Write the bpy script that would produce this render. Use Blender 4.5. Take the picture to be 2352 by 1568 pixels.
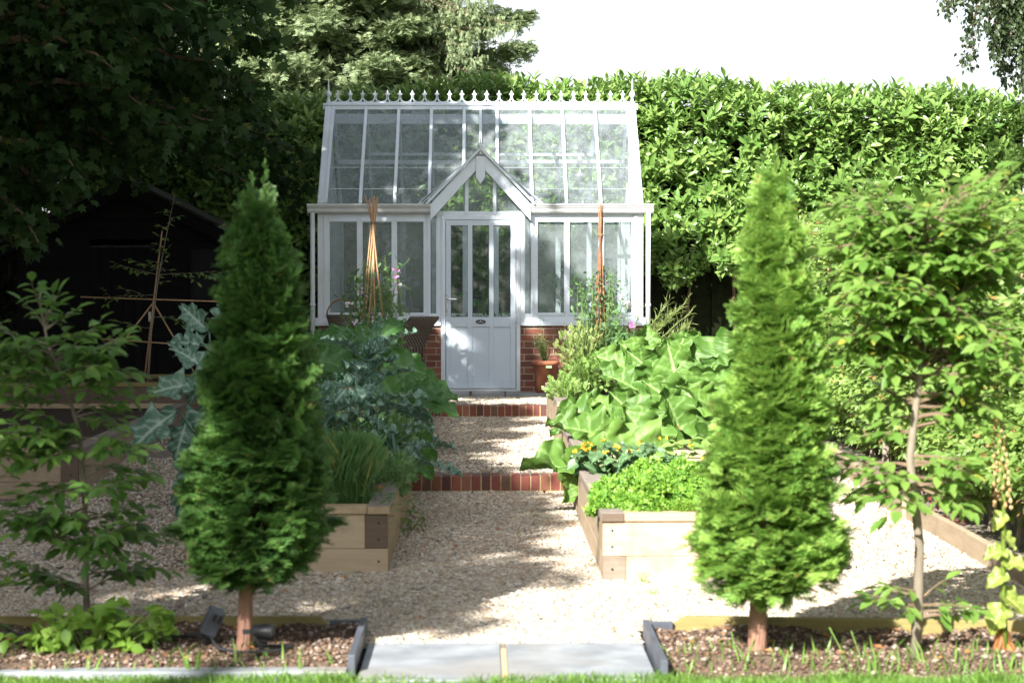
import bpy, math, random
import numpy as np
from mathutils import Vector, Matrix
R = math.radians
for _o in list(bpy.data.objects): bpy.data.objects.remove(_o)
SC = bpy.context.scene
COL = SC.collection
rng = np.random.default_rng(7)
random.seed(7)
# ------------------------------------------------------------ camera
FPX = 2352 * 70 / 36
CAMZ = 1.62
cd = bpy.data.cameras.new('camera'); cam = bpy.data.objects.new('camera', cd); COL.objects.link(cam)
cam.location = (0, 0, CAMZ)
cam.rotation_euler = (R(90) - math.atan(144 / FPX), 0, -math.atan(72 / FPX))
cd.lens = 70; cd.sensor_width = 36; cd.clip_start = .1; cd.clip_end = 2000
cd.dof.use_dof = True; cd.dof.focus_distance = 22.0; cd.dof.aperture_fstop = 4.2
SC.camera = cam
CM = cam.rotation_euler.to_matrix()
def at(x, y, Y):
    """photo pixel (2352 wide) -> world point at depth Y"""
    d = CM @ Vector(((x - 1176) / FPX, -(y - 784) / FPX, -1))
    return Vector((0, 0, CAMZ)) + d * (Y / d.y)
# ------------------------------------------------------------ sky and sun
SX, SY = .65, 1.25                    # sunlight travels (SX, SY, -1)
elev = math.atan(1 / math.hypot(SX, SY))
w = bpy.data.worlds.new('World'); SC.world = w; w.use_nodes = True
nt = w.node_tree; nt.nodes.clear()
sky = nt.nodes.new('ShaderNodeTexSky'); sky.sky_type = 'NISHITA'; sky.sun_disc = False
sky.sun_elevation = elev; sky.sun_rotation = math.atan2(-SX, -SY) % (2 * math.pi)
sky.air_density = 1.0; sky.dust_density = 2.0; sky.ozone_density = 1.0
bw = nt.nodes.new('ShaderNodeRGBToBW'); nt.links.new(sky.outputs[0], bw.inputs[0])
cl = nt.nodes.new('ShaderNodeVectorMath'); cl.operation = 'SCALE'; cl.inputs[0].default_value = (2.1, 2.15, 2.2)
nt.links.new(bw.outputs[0], cl.inputs['Scale'])
tc = nt.nodes.new('ShaderNodeTexCoord'); nz = nt.nodes.new('ShaderNodeTexNoise'); nz.inputs['Scale'].default_value = 2.5
nz.inputs['Detail'].default_value = 5
nt.links.new(tc.outputs['Generated'], nz.inputs['Vector'])
mr = nt.nodes.new('ShaderNodeMapRange'); mr.inputs[1].default_value = .3; mr.inputs[2].default_value = .6
mr.inputs[3].default_value = .35; mr.inputs[4].default_value = .85; nt.links.new(nz.outputs[0], mr.inputs[0])
mx = nt.nodes.new('ShaderNodeMix'); mx.data_type = 'RGBA'; nt.links.new(mr.outputs[0], mx.inputs[0])
nt.links.new(sky.outputs[0], mx.inputs[6]); nt.links.new(cl.outputs[0], mx.inputs[7])
bg = nt.nodes.new('ShaderNodeBackground'); bg.inputs[1].default_value = .049
nt.links.new(mx.outputs[2], bg.inputs[0]); wo = nt.nodes.new('ShaderNodeOutputWorld'); nt.links.new(bg.outputs[0], wo.inputs[0])
sl = bpy.data.lights.new('sun', 'SUN'); sl.energy = 5.0; sl.angle = R(.55); sl.color = (1, .965, .90)
sun = bpy.data.objects.new('sun', sl); COL.objects.link(sun)
sun.rotation_euler = Vector((SX, SY, -1)).to_track_quat('-Z', 'Y').to_euler()
sun.location = (-13, -25, 20)
SC.view_settings.view_transform = 'Standard'; SC.view_settings.look = 'None'; SC.view_settings.gamma = 1
SC.view_settings.exposure = 1.66
SC.cycles.max_bounces = 7; SC.cycles.transparent_max_bounces = 14; SC.cycles.diffuse_bounces = 4
SC.cycles.sample_clamp_indirect = 6
# ------------------------------------------------------------ materials
def lin(c): return tuple(x for x in c) + (1,)
def base(name):
    m = bpy.data.materials.new(name); m.use_nodes = True
    n = m.node_tree; return m, n, n.nodes['Principled BSDF'], n.nodes['Material Output']
def noise(n, scale, detail=4, vec=None, rough=.55):
    t = n.nodes.new('ShaderNodeTexNoise'); t.inputs['Scale'].default_value = scale; t.inputs['Detail'].default_value = detail
    t.inputs['Roughness'].default_value = rough
    if vec: n.links.new(vec, t.inputs['Vector'])
    return t.outputs[0]
def mixc(n, fac, a, b, blend='MIX'):
    m = n.nodes.new('ShaderNodeMix'); m.data_type = 'RGBA'; m.blend_type = blend
    for s, k in ((fac, 0), (a, 6), (b, 7)):
        if isinstance(s, (int, float)): m.inputs[k].default_value = s
        elif isinstance(s, tuple): m.inputs[k].default_value = lin(s) if len(s) == 3 else s
        else: n.links.new(s, m.inputs[k])
    return m.outputs[2]
def rampf(n, src, a, b, lo=0., hi=1.):
    r = n.nodes.new('ShaderNodeMapRange'); r.inputs[1].default_value = a; r.inputs[2].default_value = b
    r.inputs[3].default_value = lo; r.inputs[4].default_value = hi; n.links.new(src, r.inputs[0]); return r.outputs[0]
def mapped(n, scale=(1, 1, 1), rot=(0, 0, 0)):
    t = n.nodes.new('ShaderNodeTexCoord'); mp = n.nodes.new('ShaderNodeMapping')
    mp.inputs['Scale'].default_value = scale; mp.inputs['Rotation'].default_value = rot
    n.links.new(t.outputs['Object'], mp.inputs['Vector']); return mp.outputs[0]
def bump(n, bs, h, strength, dist=.01):
    b = n.nodes.new('ShaderNodeBump'); b.inputs['Strength'].default_value = strength; b.inputs['Distance'].default_value = dist
    n.links.new(h, b.inputs['Height']); n.links.new(b.outputs[0], bs.inputs['Normal'])
def pmat(name, c1, c2, scale=8, rough=.7, bmp=.3, stretch=(1, 1, 1), spec=.4, dirt=None, metallic=0, bdist=.004):
    m, n, bs, out = base(name); v = mapped(n, stretch)
    f = rampf(n, noise(n, scale, 6, v), .32, .68)
    c = mixc(n, f, c1, c2)
    if dirt:
        g = rampf(n, noise(n, scale * .23, 5, v), .5, .72); c = mixc(n, g, c, dirt)
    n.links.new(c, bs.inputs['Base Color']); bs.inputs['Roughness'].default_value = rough
    bs.inputs['Specular IOR Level'].default_value = spec; bs.inputs['Metallic'].default_value = metallic
    if bmp: bump(n, bs, noise(n, scale * 4, 5, v), bmp, bdist)
    return m
def islandmat(name, cols, rough=.8, bmp=.4, scale=60, spec=.3, jit=.25):
    """every loose piece takes its own colour"""
    m, n, bs, out = base(name); g = n.nodes.new('ShaderNodeNewGeometry')
    r = n.nodes.new('ShaderNodeValToRGB'); r.color_ramp.interpolation = 'CONSTANT'
    e = r.color_ramp.elements
    while len(e) < len(cols): e.new(.5)
    for i, c in enumerate(cols): e[i].position = i / len(cols); e[i].color = lin(c)
    n.links.new(g.outputs['Random Per Island'], r.inputs[0])
    v = mapped(n); f = noise(n, scale, 4, v)
    c = mixc(n, rampf(n, f, .3, .7, 0, jit), r.outputs[0], (.05, .04, .03))
    n.links.new(c, bs.inputs['Base Color']); bs.inputs['Roughness'].default_value = rough
    bs.inputs['Specular IOR Level'].default_value = spec
    if bmp: bump(n, bs, f, bmp, .003)
    return m
def leafmat(name, c1, c2, rough=.4, transl=.3, tcol=None, spec=.5, vein=None, odd=None, sheen=0):
    m, n, bs, out = base(name); g = n.nodes.new('ShaderNodeNewGeometry')
    rp = g.outputs['Random Per Island']; ra = n.nodes.new('ShaderNodeAttribute'); ra.attribute_name = 'rnd'
    rm = n.nodes.new('ShaderNodeMix'); rm.inputs[0].default_value = .7; n.links.new(rp, rm.inputs[2]); n.links.new(ra.outputs['Fac'], rm.inputs[3])
    c = mixc(n, rm.outputs[0], c1, c2)
    if odd:                            # a few leaves turning yellow or brown
        t = n.nodes.new('ShaderNodeMath'); t.operation = 'GREATER_THAN'; t.inputs[1].default_value = 1 - odd[1]
        w2 = n.nodes.new('ShaderNodeMath'); w2.operation = 'FRACT'
        w1 = n.nodes.new('ShaderNodeMath'); w1.operation = 'MULTIPLY'; w1.inputs[1].default_value = 37.7
        n.links.new(rp, w1.inputs[0]); n.links.new(w1.outputs[0], w2.inputs[0]); n.links.new(w2.outputs[0], t.inputs[0])
        c = mixc(n, t.outputs[0], c, odd[0])
    v = mapped(n); c = mixc(n, rampf(n, noise(n, 14, 3, v), .35, .7, 0, .35), c, tuple(x * .6 for x in c1))
    if vein:
        a = n.nodes.new('ShaderNodeAttribute'); a.attribute_name = 'vein'
        c = mixc(n, a.outputs['Fac'], c, vein)
    n.links.new(c, bs.inputs['Base Color']); bs.inputs['Roughness'].default_value = rough
    bs.inputs['Specular IOR Level'].default_value = spec
    tr = n.nodes.new('ShaderNodeBsdfTranslucent')
    n.links.new(mixc(n, .5, c, tcol or tuple(min(1, x * 1.8) for x in c2)), tr.inputs[0])
    ms = n.nodes.new('ShaderNodeMixShader'); ms.inputs[0].default_value = transl
    n.links.new(bs.outputs[0], ms.inputs[1]); n.links.new(tr.outputs[0], ms.inputs[2]); n.links.new(ms.outputs[0], out.inputs[0])
    return m
def woodmat(name, c1, c2, axis='X', rough=.75, dirt=(.1, .08, .06), knots=True):
    m, n, bs, out = base(name)
    st = {'X': (1.2, 14, 14), 'Y': (14, 1.2, 14), 'Z': (14, 14, 1.2)}[axis]
    v = mapped(n, st); g = n.nodes.new('ShaderNodeNewGeometry')
    f = rampf(n, noise(n, 2.2, 8, v, .65), .3, .7)
    c = mixc(n, f, c1, c2)
    c = mixc(n, rampf(n, g.outputs['Random Per Island'], 0, 1, 0, .45), c, tuple(x * .55 for x in c1))
    v2 = mapped(n); c = mixc(n, rampf(n, noise(n, 3.5, 6, v2, .7), .52, .75, 0, .6), c, dirt)
    if knots:
        vo = n.nodes.new('ShaderNodeTexVoronoi'); vo.inputs['Scale'].default_value = 2.6; n.links.new(v2, vo.inputs['Vector'])
        c = mixc(n, rampf(n, vo.outputs['Distance'], .04, .07, .75, 0), c, (.12, .06, .03))
    n.links.new(c, bs.inputs['Base Color']); bs.inputs['Roughness'].default_value = rough
    bs.inputs['Specular IOR Level'].default_value = .25
    bump(n, bs, noise(n, 5, 7, v), .35, .003)
    return m
def glassmat(name, haze, tint=(.93, .97, .95), hcol=(.6, .65, .64), streak=True, gloss=.02, refl=.9, fine=45):
    m, n, bs, out = base(name); n.nodes.remove(bs)
    tr = n.nodes.new('ShaderNodeBsdfTransparent'); tr.inputs[0].default_value = lin(tint)
    gl = n.nodes.new('ShaderNodeBsdfGlossy'); gl.inputs['Roughness'].default_value = gloss
    fr = n.nodes.new('ShaderNodeFresnel'); fr.inputs[0].default_value = 1.5
    fm = n.nodes.new('ShaderNodeMath'); fm.operation = 'MULTIPLY'; fm.inputs[1].default_value = refl; n.links.new(fr.outputs[0], fm.inputs[0])
    df = n.nodes.new('ShaderNodeBsdfDiffuse'); df.inputs[0].default_value = lin(hcol)
    tl = n.nodes.new('ShaderNodeBsdfTranslucent'); tl.inputs[0].default_value = lin(hcol)
    hz = n.nodes.new('ShaderNodeMixShader'); hz.inputs[0].default_value = .5
    n.links.new(df.outputs[0], hz.inputs[1]); n.links.new(tl.outputs[0], hz.inputs[2])
    v = mapped(n, (1, 1, .12) if streak else (1, 1, 1))
    v3 = mapped(n)
    f = n.nodes.new('ShaderNodeMath'); f.operation = 'MULTIPLY'
    n.links.new(rampf(n, noise(n, fine, 5, v, .7), .35, .75, .6 if fine < 20 else .3, 1.4 if fine < 20 else 1.7), f.inputs[0])
    n.links.new(rampf(n, noise(n, 2.2, 4, v3, .6), .3, .7, .65 * haze, 1.3 * haze), f.inputs[1])
    a = n.nodes.new('ShaderNodeMixShader'); n.links.new(f.outputs[0], a.inputs[0])
    n.links.new(tr.outputs[0], a.inputs[1]); n.links.new(hz.outputs[0], a.inputs[2])
    b = n.nodes.new('ShaderNodeMixShader'); n.links.new(fm.outputs[0], b.inputs[0])
    n.links.new(a.outputs[0], b.inputs[1]); n.links.new(gl.outputs[0], b.inputs[2]); n.links.new(b.outputs[0], out.inputs[0])
    return m
# ------------------------------------------------------------ object helpers
def tag(o, label=None, cat=None, group=None, kind=None):
    for k, v in (('label', label), ('category', cat), ('group', group), ('kind', kind)):
        if v: o[k] = v
    return o
def thing(name, label, cat, loc=(0, 0, 0), group=None):
    o = bpy.data.objects.new(name, None); COL.objects.link(o); o.location = loc; o.empty_display_size = .1
    return tag(o, label, cat, group)
def adopt(o, parent):
    if parent is not None:
        o.parent = parent
        if parent.type == 'EMPTY': o.matrix_parent_inverse = Matrix.Translation(parent.location).inverted()
def link(name, me, mat, parent=None, smooth=False):
    o = bpy.data.objects.new(name, me); COL.objects.link(o)
    for mm in (mat if isinstance(mat, (list, tuple)) else [mat]): me.materials.append(mm)
    if smooth: me.polygons.foreach_set('use_smooth', [True] * len(me.polygons))
    adopt(o, parent); return o
def rotz(a): return Matrix.Rotation(a, 3, 'Z')
class MB:
    def __init__(s): s.v = []; s.f = []
    def add(s, vs, fs):
        k = len(s.v); s.v += [tuple(v) for v in vs]; s.f += [tuple(i + k for i in f) for f in fs]; return s
    def box(s, x0, x1, y0, y1, z0, z1):
        return s.add([(x0, y0, z0), (x1, y0, z0), (x1, y1, z0), (x0, y1, z0), (x0, y0, z1), (x1, y0, z1), (x1, y1, z1), (x0, y1, z1)],
                     [(0, 3, 2, 1), (4, 5, 6, 7), (0, 1, 5, 4), (1, 2, 6, 5), (2, 3, 7, 6), (3, 0, 4, 7)])
    def beam(s, p, q, wd, ht, up=(0, 0, 1)):
        p = Vector(p); q = Vector(q); d = (q - p).normalized(); u = Vector(up); sx = d.cross(u)
        if sx.length < 1e-4: sx = d.cross(Vector((0, 1, 0)))
        sx.normalize(); u = sx.cross(d).normalized(); vs = []
        for a in (p, q):
            for i, j in ((-1, -1), (1, -1), (1, 1), (-1, 1)): vs.append(a + sx * i * wd / 2 + u * j * ht / 2)
        return s.add(vs, [(0, 1, 2, 3), (7, 6, 5, 4), (0, 4, 5, 1), (1, 5, 6, 2), (2, 6, 7, 3), (3, 7, 4, 0)])
    def tube(s, pts, rad, n=8, cap=True):
        pts = [Vector(p) for p in pts]; m = len(pts)
        if not hasattr(rad, '__len__'): rad = [rad] * m
        k = len(s.v); prev = None
        for i, p in enumerate(pts):
            d = (pts[min(i + 1, m - 1)] - pts[max(i - 1, 0)]).normalized()
            ref = prev if prev is not None else (Vector((1, 0, 0)) if abs(d.x) < .9 else Vector((0, 1, 0)))
            a = (ref - d * ref.dot(d))
            if a.length < 1e-5: a = d.orthogonal()
            a.normalize(); b = d.cross(a); prev = a
            for j in range(n):
                t = 2 * math.pi * j / n; s.v.append(tuple(p + (a * math.cos(t) + b * math.sin(t)) * rad[i]))
        for i in range(m - 1):
            for j in range(n):
                s.f.append((k + i * n + j, k + i * n + (j + 1) % n, k + (i + 1) * n + (j + 1) % n, k + (i + 1) * n + j))
        if cap:
            s.f.append(tuple(k + j for j in reversed(range(n)))); s.f.append(tuple(k + (m - 1) * n + j for j in range(n)))
        return s
    def lathe(s, c, prof, n=20):
        k = len(s.v); c = Vector(c)
        for r, z in prof:
            for j in range(n):
                t = 2 * math.pi * j / n; s.v.append((c.x + r * math.cos(t), c.y + r * math.sin(t), c.z + z))
        for i in range(len(prof) - 1):
            for j in range(n): s.f.append((k + i * n + j, k + i * n + (j + 1) % n, k + (i + 1) * n + (j + 1) % n, k + (i + 1) * n + j))
        return s
    def prism(s, poly, y0, y1):
        """xz polygon extruded along y"""
        k = len(s.v); m = len(poly)
        s.v += [(x, y0, z) for x, z in poly] + [(x, y1, z) for x, z in poly]
        s.f.append(tuple(k + i for i in range(m))); s.f.append(tuple(k + m + i for i in reversed(range(m))))
        for i in range(m): j = (i + 1) % m; s.f.append((k + i, k + m + i, k + m + j, k + j))
        return s
    def build(s, name, mat, parent=None, smooth=False, bevel=0):
        me = bpy.data.meshes.new(name); me.from_pydata(s.v, [], s.f); me.update()
        o = link(name, me, mat, parent, smooth)
        if bevel:
            b = o.modifiers.new('bevel', 'BEVEL'); b.width = bevel; b.segments = 2; b.limit_method = 'ANGLE'; b.angle_limit = R(40)
        return o
def npmesh(name, V, F, mat, parent=None, smooth=False, vein=None, rnd=None):
    V = np.ascontiguousarray(V, dtype=np.float32); F = np.ascontiguousarray(F, dtype=np.int32)
    me = bpy.data.meshes.new(name); me.vertices.add(len(V)); me.vertices.foreach_set('co', V.ravel())
    k = F.shape[1]; me.loops.add(F.size); me.loops.foreach_set('vertex_index', F.ravel())
    me.polygons.add(len(F)); me.polygons.foreach_set('loop_start', np.arange(len(F), dtype=np.int32) * k)
    me.update(calc_edges=True); me.validate()
    if vein is not None:
        a = me.attributes.new('vein', 'FLOAT', 'POINT'); a.data.foreach_set('value', vein.astype(np.float32))
    if rnd is not None:
        a = me.attributes.new('rnd', 'FLOAT', 'POINT'); a.data.foreach_set('value', rnd.astype(np.float32))
    return link(name, me, mat, parent, smooth)
class LB:
    """collects many small copies of leaf templates, then becomes one mesh"""
    def __init__(s): s.V = []; s.F = []; s.A = []; s.R = []; s.n = 0
    def put(s, tm, pos, d, nrm, size):
        tv, tf = tm[0], tm[1]; N = len(pos)
        if N == 0: return s
        pos = np.asarray(pos, float); d = np.asarray(d, float) * np.ones((N, 3)); nrm = np.asarray(nrm, float) * np.ones((N, 3))
        d = d / (np.linalg.norm(d, axis=1, keepdims=True) + 1e-9)
        x = np.cross(d, nrm); x /= (np.linalg.norm(x, axis=1, keepdims=True) + 1e-9); z = np.cross(x, d)
        size = np.asarray(size, float) * np.ones(N)
        W = (x[:, None, :] * tv[None, :, 0:1] + d[:, None, :] * tv[None, :, 1:2] + z[:, None, :] * tv[None, :, 2:3]) * size[:, None, None] + pos[:, None, :]
        F = tf[None] + (np.arange(N) * len(tv))[:, None, None] + s.n
        s.V.append(W.reshape(-1, 3)); s.F.append(F.reshape(-1, tf.shape[1])); s.n += N * len(tv)
        s.R.append(np.repeat(rng.random(N), len(tv))); s.A.append(np.tile(tm[2] if len(tm) > 2 else np.zeros(len(tv)), N)); return s
    def build(s, name, mat, parent=None, smooth=False):
        return npmesh(name, np.concatenate(s.V), np.concatenate(s.F), mat, parent, smooth, np.concatenate(s.A) if any(a.any() for a in s.A) else None, np.concatenate(s.R))
def unit(n): v = rng.normal(size=(n, 3)); return v / np.linalg.norm(v, axis=1, keepdims=True)
def grid(nu, nv):
    f = []
    for j in range(nv - 1):
        for i in range(nu - 1): a = j * nu + i; f.append((a, a + 1, a + nu + 1, a + nu))
    return np.array(f)
def oval(width=.5, fold=.18, curl=.15, peak=.45, rows=4):
    t = np.linspace(0, 1, rows); v = []
    for k in t:
        wd = width / 2 * (math.sin(math.pi * k ** (math.log(.5) / math.log(peak))) if 0 < k < 1 else 0.02)
        for u in (-1, 0, 1): v.append((u * wd, k, abs(u) * fold * wd * 2 - curl * k * k))
    return np.array(v), grid(3, rows)
def compound(parts):
    """parts: list of (template, pos, dir, normal, size) -> one template"""
    b = LB()
    for t, p, d, n, s in parts: b.put(t, [p], [d], [n], s)
    V = np.concatenate(b.V); Fs = np.concatenate(b.F); return V, Fs
def bigleaf(kind, seed=0, nu=15, nv=19):
    g = np.random.default_rng(seed); v = []; a = []; ph = g.uniform(0, 6, 6)
    for j in range(nv):
        t = j / (nv - 1)
        for i in range(nu):
            u = -1 + 2 * i / (nu - 1); au = abs(u)
            if kind == 'rhubarb':
                wd = .46 * max(.02, math.sin(math.pi * min(1, t ** .6 * .97 + .02))) ** .75 * (1 + .05 * math.sin(t * 17 + ph[0] + u))
                x = u * wd * (1 + .11 * math.sin(t * 29 + ph[5] + u) * au); y = t - .30 * au ** 1.6 * (1 - t) ** 1.5 + .02 * au * math.sin(t * 41 + ph[2])
                z = (.12 * au ** 2.2 * math.sin(t * 15 + ph[1] + (2 if u > 0 else 0)) + .05 * au ** 2 * math.sin(t * 34 + ph[2])) * (1 - .3 * t) + .17 * au - .20 * t * t
                s = (t - .5 * au * .5) * 5; vn = 1 if au < .05 else (.75 if abs(s - round(s)) < .06 and au > .05 else 0)
                z += .032 * abs(math.cos(math.pi * s)) * au + .012 * math.sin(x * 60 + ph[0]) * math.sin(y * 55)
            elif kind == 'kale':
                wd = .30 * (max(.03, math.sin(math.pi * min(1, .12 + t * .87))) ** .6) * (1 + .17 * math.sin(t * 19 + ph[0] + (1.3 if u > 0 else 0)) * au + .08 * math.sin(t * 61 + ph[2]) * au)
                if t < .25: wd *= .15 + t * 2.2
                x = u * wd; y = t - .05 * au * math.sin(t * 24 + ph[0])
                z = .09 * au ** 2 * math.sin(t * 30 + ph[1] + u * 2) + .10 * au - .42 * t * t
                s = (t - .25 * au) * 6; vn = 1 if au < .09 else (.6 if abs(s - round(s)) < .12 else 0)
            else:                     # squash
                wd = .47 * max(.02, math.sin(math.pi * min(1, t ** .55 * .96 + .03))) ** .6 * (1 + .16 * math.sin(t * 15 + ph[0]) * au)
                x = u * wd; y = t - .25 * au * (1 - t) ** 1.3
                z = .09 * au ** 2 * math.sin(t * 17 + ph[1] + u) + .16 * au - .35 * t * t
                s = (t - .6 * au) * 4; vn = .7 if au < .08 else (.45 if abs(s - round(s)) < .1 else 0)
            z += .012 * math.sin(x * 40 + ph[3]) * math.sin(y * 37 + ph[4])
            v.append((x, y, z)); a.append(vn)
    return np.array(v), grid(nu, nv), np.array(a)
# leaf templates
OV = oval(.5); OVN = oval(.3, .2, .2); OVW = oval(.68, .15, .2, .42, 5); OVS = oval(.55, .15, .1, .45, 3)
LAU = oval(.36, .22, .22, .55, 5)
def lobed():                          # five-lobed maple-like leaf
    tips = [(0, 1), (.18, .62), (.5, .72), (.33, .38), (.55, .2), (.2, .06), (0, 0)]
    pts = tips + [(-x, y) for x, y in reversed(tips[1:-1])]
    V = [(0, .35, .03)] + [(x, y, -.12 * abs(x) - .1 * y * y) for x, y in pts]
    n = len(pts); F = [(0, 1 + i, 1 + (i + 1) % n) for i in range(n)]
    return np.array(V), np.array(F)
LOB = lobed()
def vnoise(seed):
    g = np.random.default_rng(seed); T = g.random((64, 64))
    def f(x, y, s):
        x = np.asarray(x) / s; y = np.asarray(y) / s; xi = np.floor(x).astype(int); yi = np.floor(y).astype(int)
        fx = x - xi; fy = y - yi; fx = fx * fx * (3 - 2 * fx); fy = fy * fy * (3 - 2 * fy)
        a = T[xi % 64, yi % 64]; b = T[(xi + 1) % 64, yi % 64]; c = T[xi % 64, (yi + 1) % 64]; d = T[(xi + 1) % 64, (yi + 1) % 64]
        return (a * (1 - fx) + b * fx) * (1 - fy) + (c * (1 - fx) + d * fx) * fy
    return f
VN = vnoise(3)
# ------------------------------------------------------------ material instances
M = {}
M['paint'] = pmat('pale grey paint', (.67, .73, .80), (.60, .665, .74), 3, .38, .05, dirt=(.50, .52, .50), spec=.5)
M['doorpaint'] = pmat('grey door paint', (.55, .62, .70), (.50, .57, .65), 3, .42, .04, spec=.5)
M['gutter'] = pmat('gutter paint', (.62, .63, .63), (.52, .53, .53), 5, .35, .05, spec=.5)
M['glass_roof'] = glassmat('hazy roof glass', .33, hcol=(.60, .67, .72), fine=11)  # bluish haze: sky sheen put into the colour, along with condensation
M['glass_wall'] = glassmat('misted wall glass', .38, hcol=(.42, .48, .49), gloss=.10, streak=False, fine=5)
M['glass_door'] = glassmat('clear door glass', .05, streak=False, refl=1)
M['glass_back'] = glassmat('back glass', .12, streak=False)
M['chrome'] = pmat('brushed handle', (.75, .76, .78), (.6, .6, .62), 20, .25, 0, metallic=.8)
M['black'] = pmat('black plastic', (.02, .02, .023), (.03, .03, .035), 20, .4, .1)
M['white'] = pmat('white enamel', (.8, .8, .8), (.75, .75, .75), 20, .4, 0)
def brickmat():
    m, n, bs, out = base('red brickwork')
    t = n.nodes.new('ShaderNodeTexCoord'); sp = n.nodes.new('ShaderNodeSeparateXYZ'); n.links.new(t.outputs['Object'], sp.inputs[0])
    ad = n.nodes.new('ShaderNodeMath'); n.links.new(sp.outputs[0], ad.inputs[0]); n.links.new(sp.outputs[1], ad.inputs[1])
    cb = n.nodes.new('ShaderNodeCombineXYZ'); n.links.new(ad.outputs[0], cb.inputs[0]); n.links.new(sp.outputs[2], cb.inputs[1])
    b = n.nodes.new('ShaderNodeTexBrick'); n.links.new(cb.outputs[0], b.inputs['Vector']); b.inputs['Scale'].default_value = 1
    b.inputs['Brick Width'].default_value = .225; b.inputs['Row Height'].default_value = .075; b.inputs['Mortar Size'].default_value = .006
    b.inputs['Mortar Smooth'].default_value = .2; b.inputs['Color1'].default_value = (.21, .07, .045, 1); b.inputs['Color2'].default_value = (.10, .038, .03, 1)
    b.inputs['Mortar'].default_value = (.33, .27, .20, 1); b.inputs['Bias'].default_value = -.1
    v = mapped(n); c = mixc(n, rampf(n, noise(n, 6, 5, v), .45, .75, 0, .6), b.outputs[0], (.22, .13, .08))
    n.links.new(c, bs.inputs['Base Color']); bs.inputs['Roughness'].default_value = .9
    iv = n.nodes.new('ShaderNodeMath'); iv.operation = 'SUBTRACT'; iv.inputs[0].default_value = 1; n.links.new(b.outputs['Fac'], iv.inputs[1])
    bump(n, bs, iv.outputs[0], .6, .006); return m
M['brick'] = brickmat()
M['stepbrick'] = islandmat('step bricks', [(.27, .085, .055), (.19, .06, .045), (.24, .10, .065), (.11, .045, .04), (.22, .065, .05), (.15, .08, .06)], .75, .5, 45)
M['mortar'] = pmat('sandy mortar', (.45, .34, .17), (.32, .24, .13), 30, .95, .6)
M['stone'] = pmat('grey slate paving', (.30, .32, .345), (.18, .195, .215), 5, .55, .5, (1, 1, 1), dirt=(.24, .22, .19))
M['stone2'] = pmat('blue grey slate kerb', (.09, .10, .125), (.055, .06, .075), 6, .5, .3)
M['sandjoint'] = pmat('sand joint', (.55, .40, .24), (.42, .3, .18), 40, .9, .4)
M['oldstone'] = pmat('weathered threshold stone', (.30, .31, .31), (.17, .18, .18), 6, .8, .6, dirt=(.45, .43, .38))
M['timber'] = woodmat('new timber', (.43, .33, .215), (.55, .44, .31), 'X')
M['timberY'] = woodmat('weathered timber side', (.33, .25, .17), (.43, .34, .24), 'Y')
M['capY'] = woodmat('grey weathered cap', (.22, .18, .155), (.30, .255, .22), 'Y')
M['capX'] = woodmat('cap end timber', (.40, .30, .19), (.52, .40, .26), 'X', knots=False)
M['darktimber'] = woodmat('dark stained timber', (.125, .09, .065), (.17, .125, .09), 'X', knots=False)
M['greentimber'] = woodmat('algae green edging timber', (.21, .17, .06), (.30, .25, .10), 'X', dirt=(.07, .07, .03))
M['shedwood'] = woodmat('shade darkened cladding', (.005, .005, .005), (.009, .0085, .009), 'X', knots=False, rough=.9, dirt=(.005, .005, .005))  # dark timber taken down further, deep tree shade put into the colour
M['shedfelt'] = pmat('mossy roofing felt', (.03, .03, .028), (.06, .06, .04), 20, .95, .5)
M['soil'] = pmat('dark soil', (.035, .022, .015), (.075, .05, .035), 25, .95, 1, bdist=.02)
M['bark_soil'] = pmat('brown bark soil', (.12, .075, .05), (.22, .155, .11), 40, .95, 1, bdist=.02)
M['gravelbase'] = pmat('gravel ground', (.16, .13, .10), (.34, .29, .23), 70, .9, 1, bdist=.01)  # base darkened, crevice shade between the stones put into the colour
M['gravel'] = islandmat('gravel stones', [(.57, .49, .39), (.46, .39, .31), (.63, .57, .48), (.42, .34, .25), (.54, .48, .41), (.57, .47, .34), (.28, .25, .215), (.69, .64, .56), (.46, .33, .23)], .85, .3, 90, jit=.25)
M['chips'] = islandmat('bark chips', [(.15, .09, .06), (.22, .15, .11), (.09, .06, .045), (.36, .29, .24), (.19, .11, .07), (.11, .075, .05)], .9, .4, 90)
M['lawn'] = pmat('lawn ground', (.05, .08, .02), (.09, .12, .03), 12, .95, .4)
M['grass'] = leafmat('grass blades', (.10, .22, .03), (.22, .36, .07), .45, .35)
M['terracotta'] = pmat('terracotta', (.42, .16, .085), (.34, .12, .065), 6, .8, .15)
M['cane'] = pmat('bamboo cane', (.50, .32, .17), (.38, .22, .11), 30, .5, .2)
M['hazel'] = pmat('brown hazel stick', (.30, .15, .08), (.18, .09, .05), 30, .7, .5)
M['bark'] = pmat('grey bark', (.16, .13, .10), (.26, .22, .17), 12, .9, 1, (1, 1, .3), bdist=.01)
M['yewbark'] = pmat('reddish yew bark', (.34, .19, .13), (.20, .10, .07), 18, .85, 1, (1, 1, .15), bdist=.01)
M['palebark'] = pmat('pale bark', (.24, .20, .15), (.13, .105, .08), 14, .85, .8, (1, 1, .25))
M['twig'] = pmat('brown twigs', (.12, .08, .05), (.2, .14, .09), 20, .9, .3)
M['greenstem'] = pmat('green stem', (.16, .24, .07), (.22, .30, .10), 20, .5, .1)
M['redstem'] = pmat('pink green stalk', (.38, .16, .08), (.25, .30, .08), 8, .45, .1)
M['yew'] = leafmat('yew needles', (.025, .08, .018), (.13, .26, .055), .5, .22, odd=((.30, .13, .05), .012))
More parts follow.
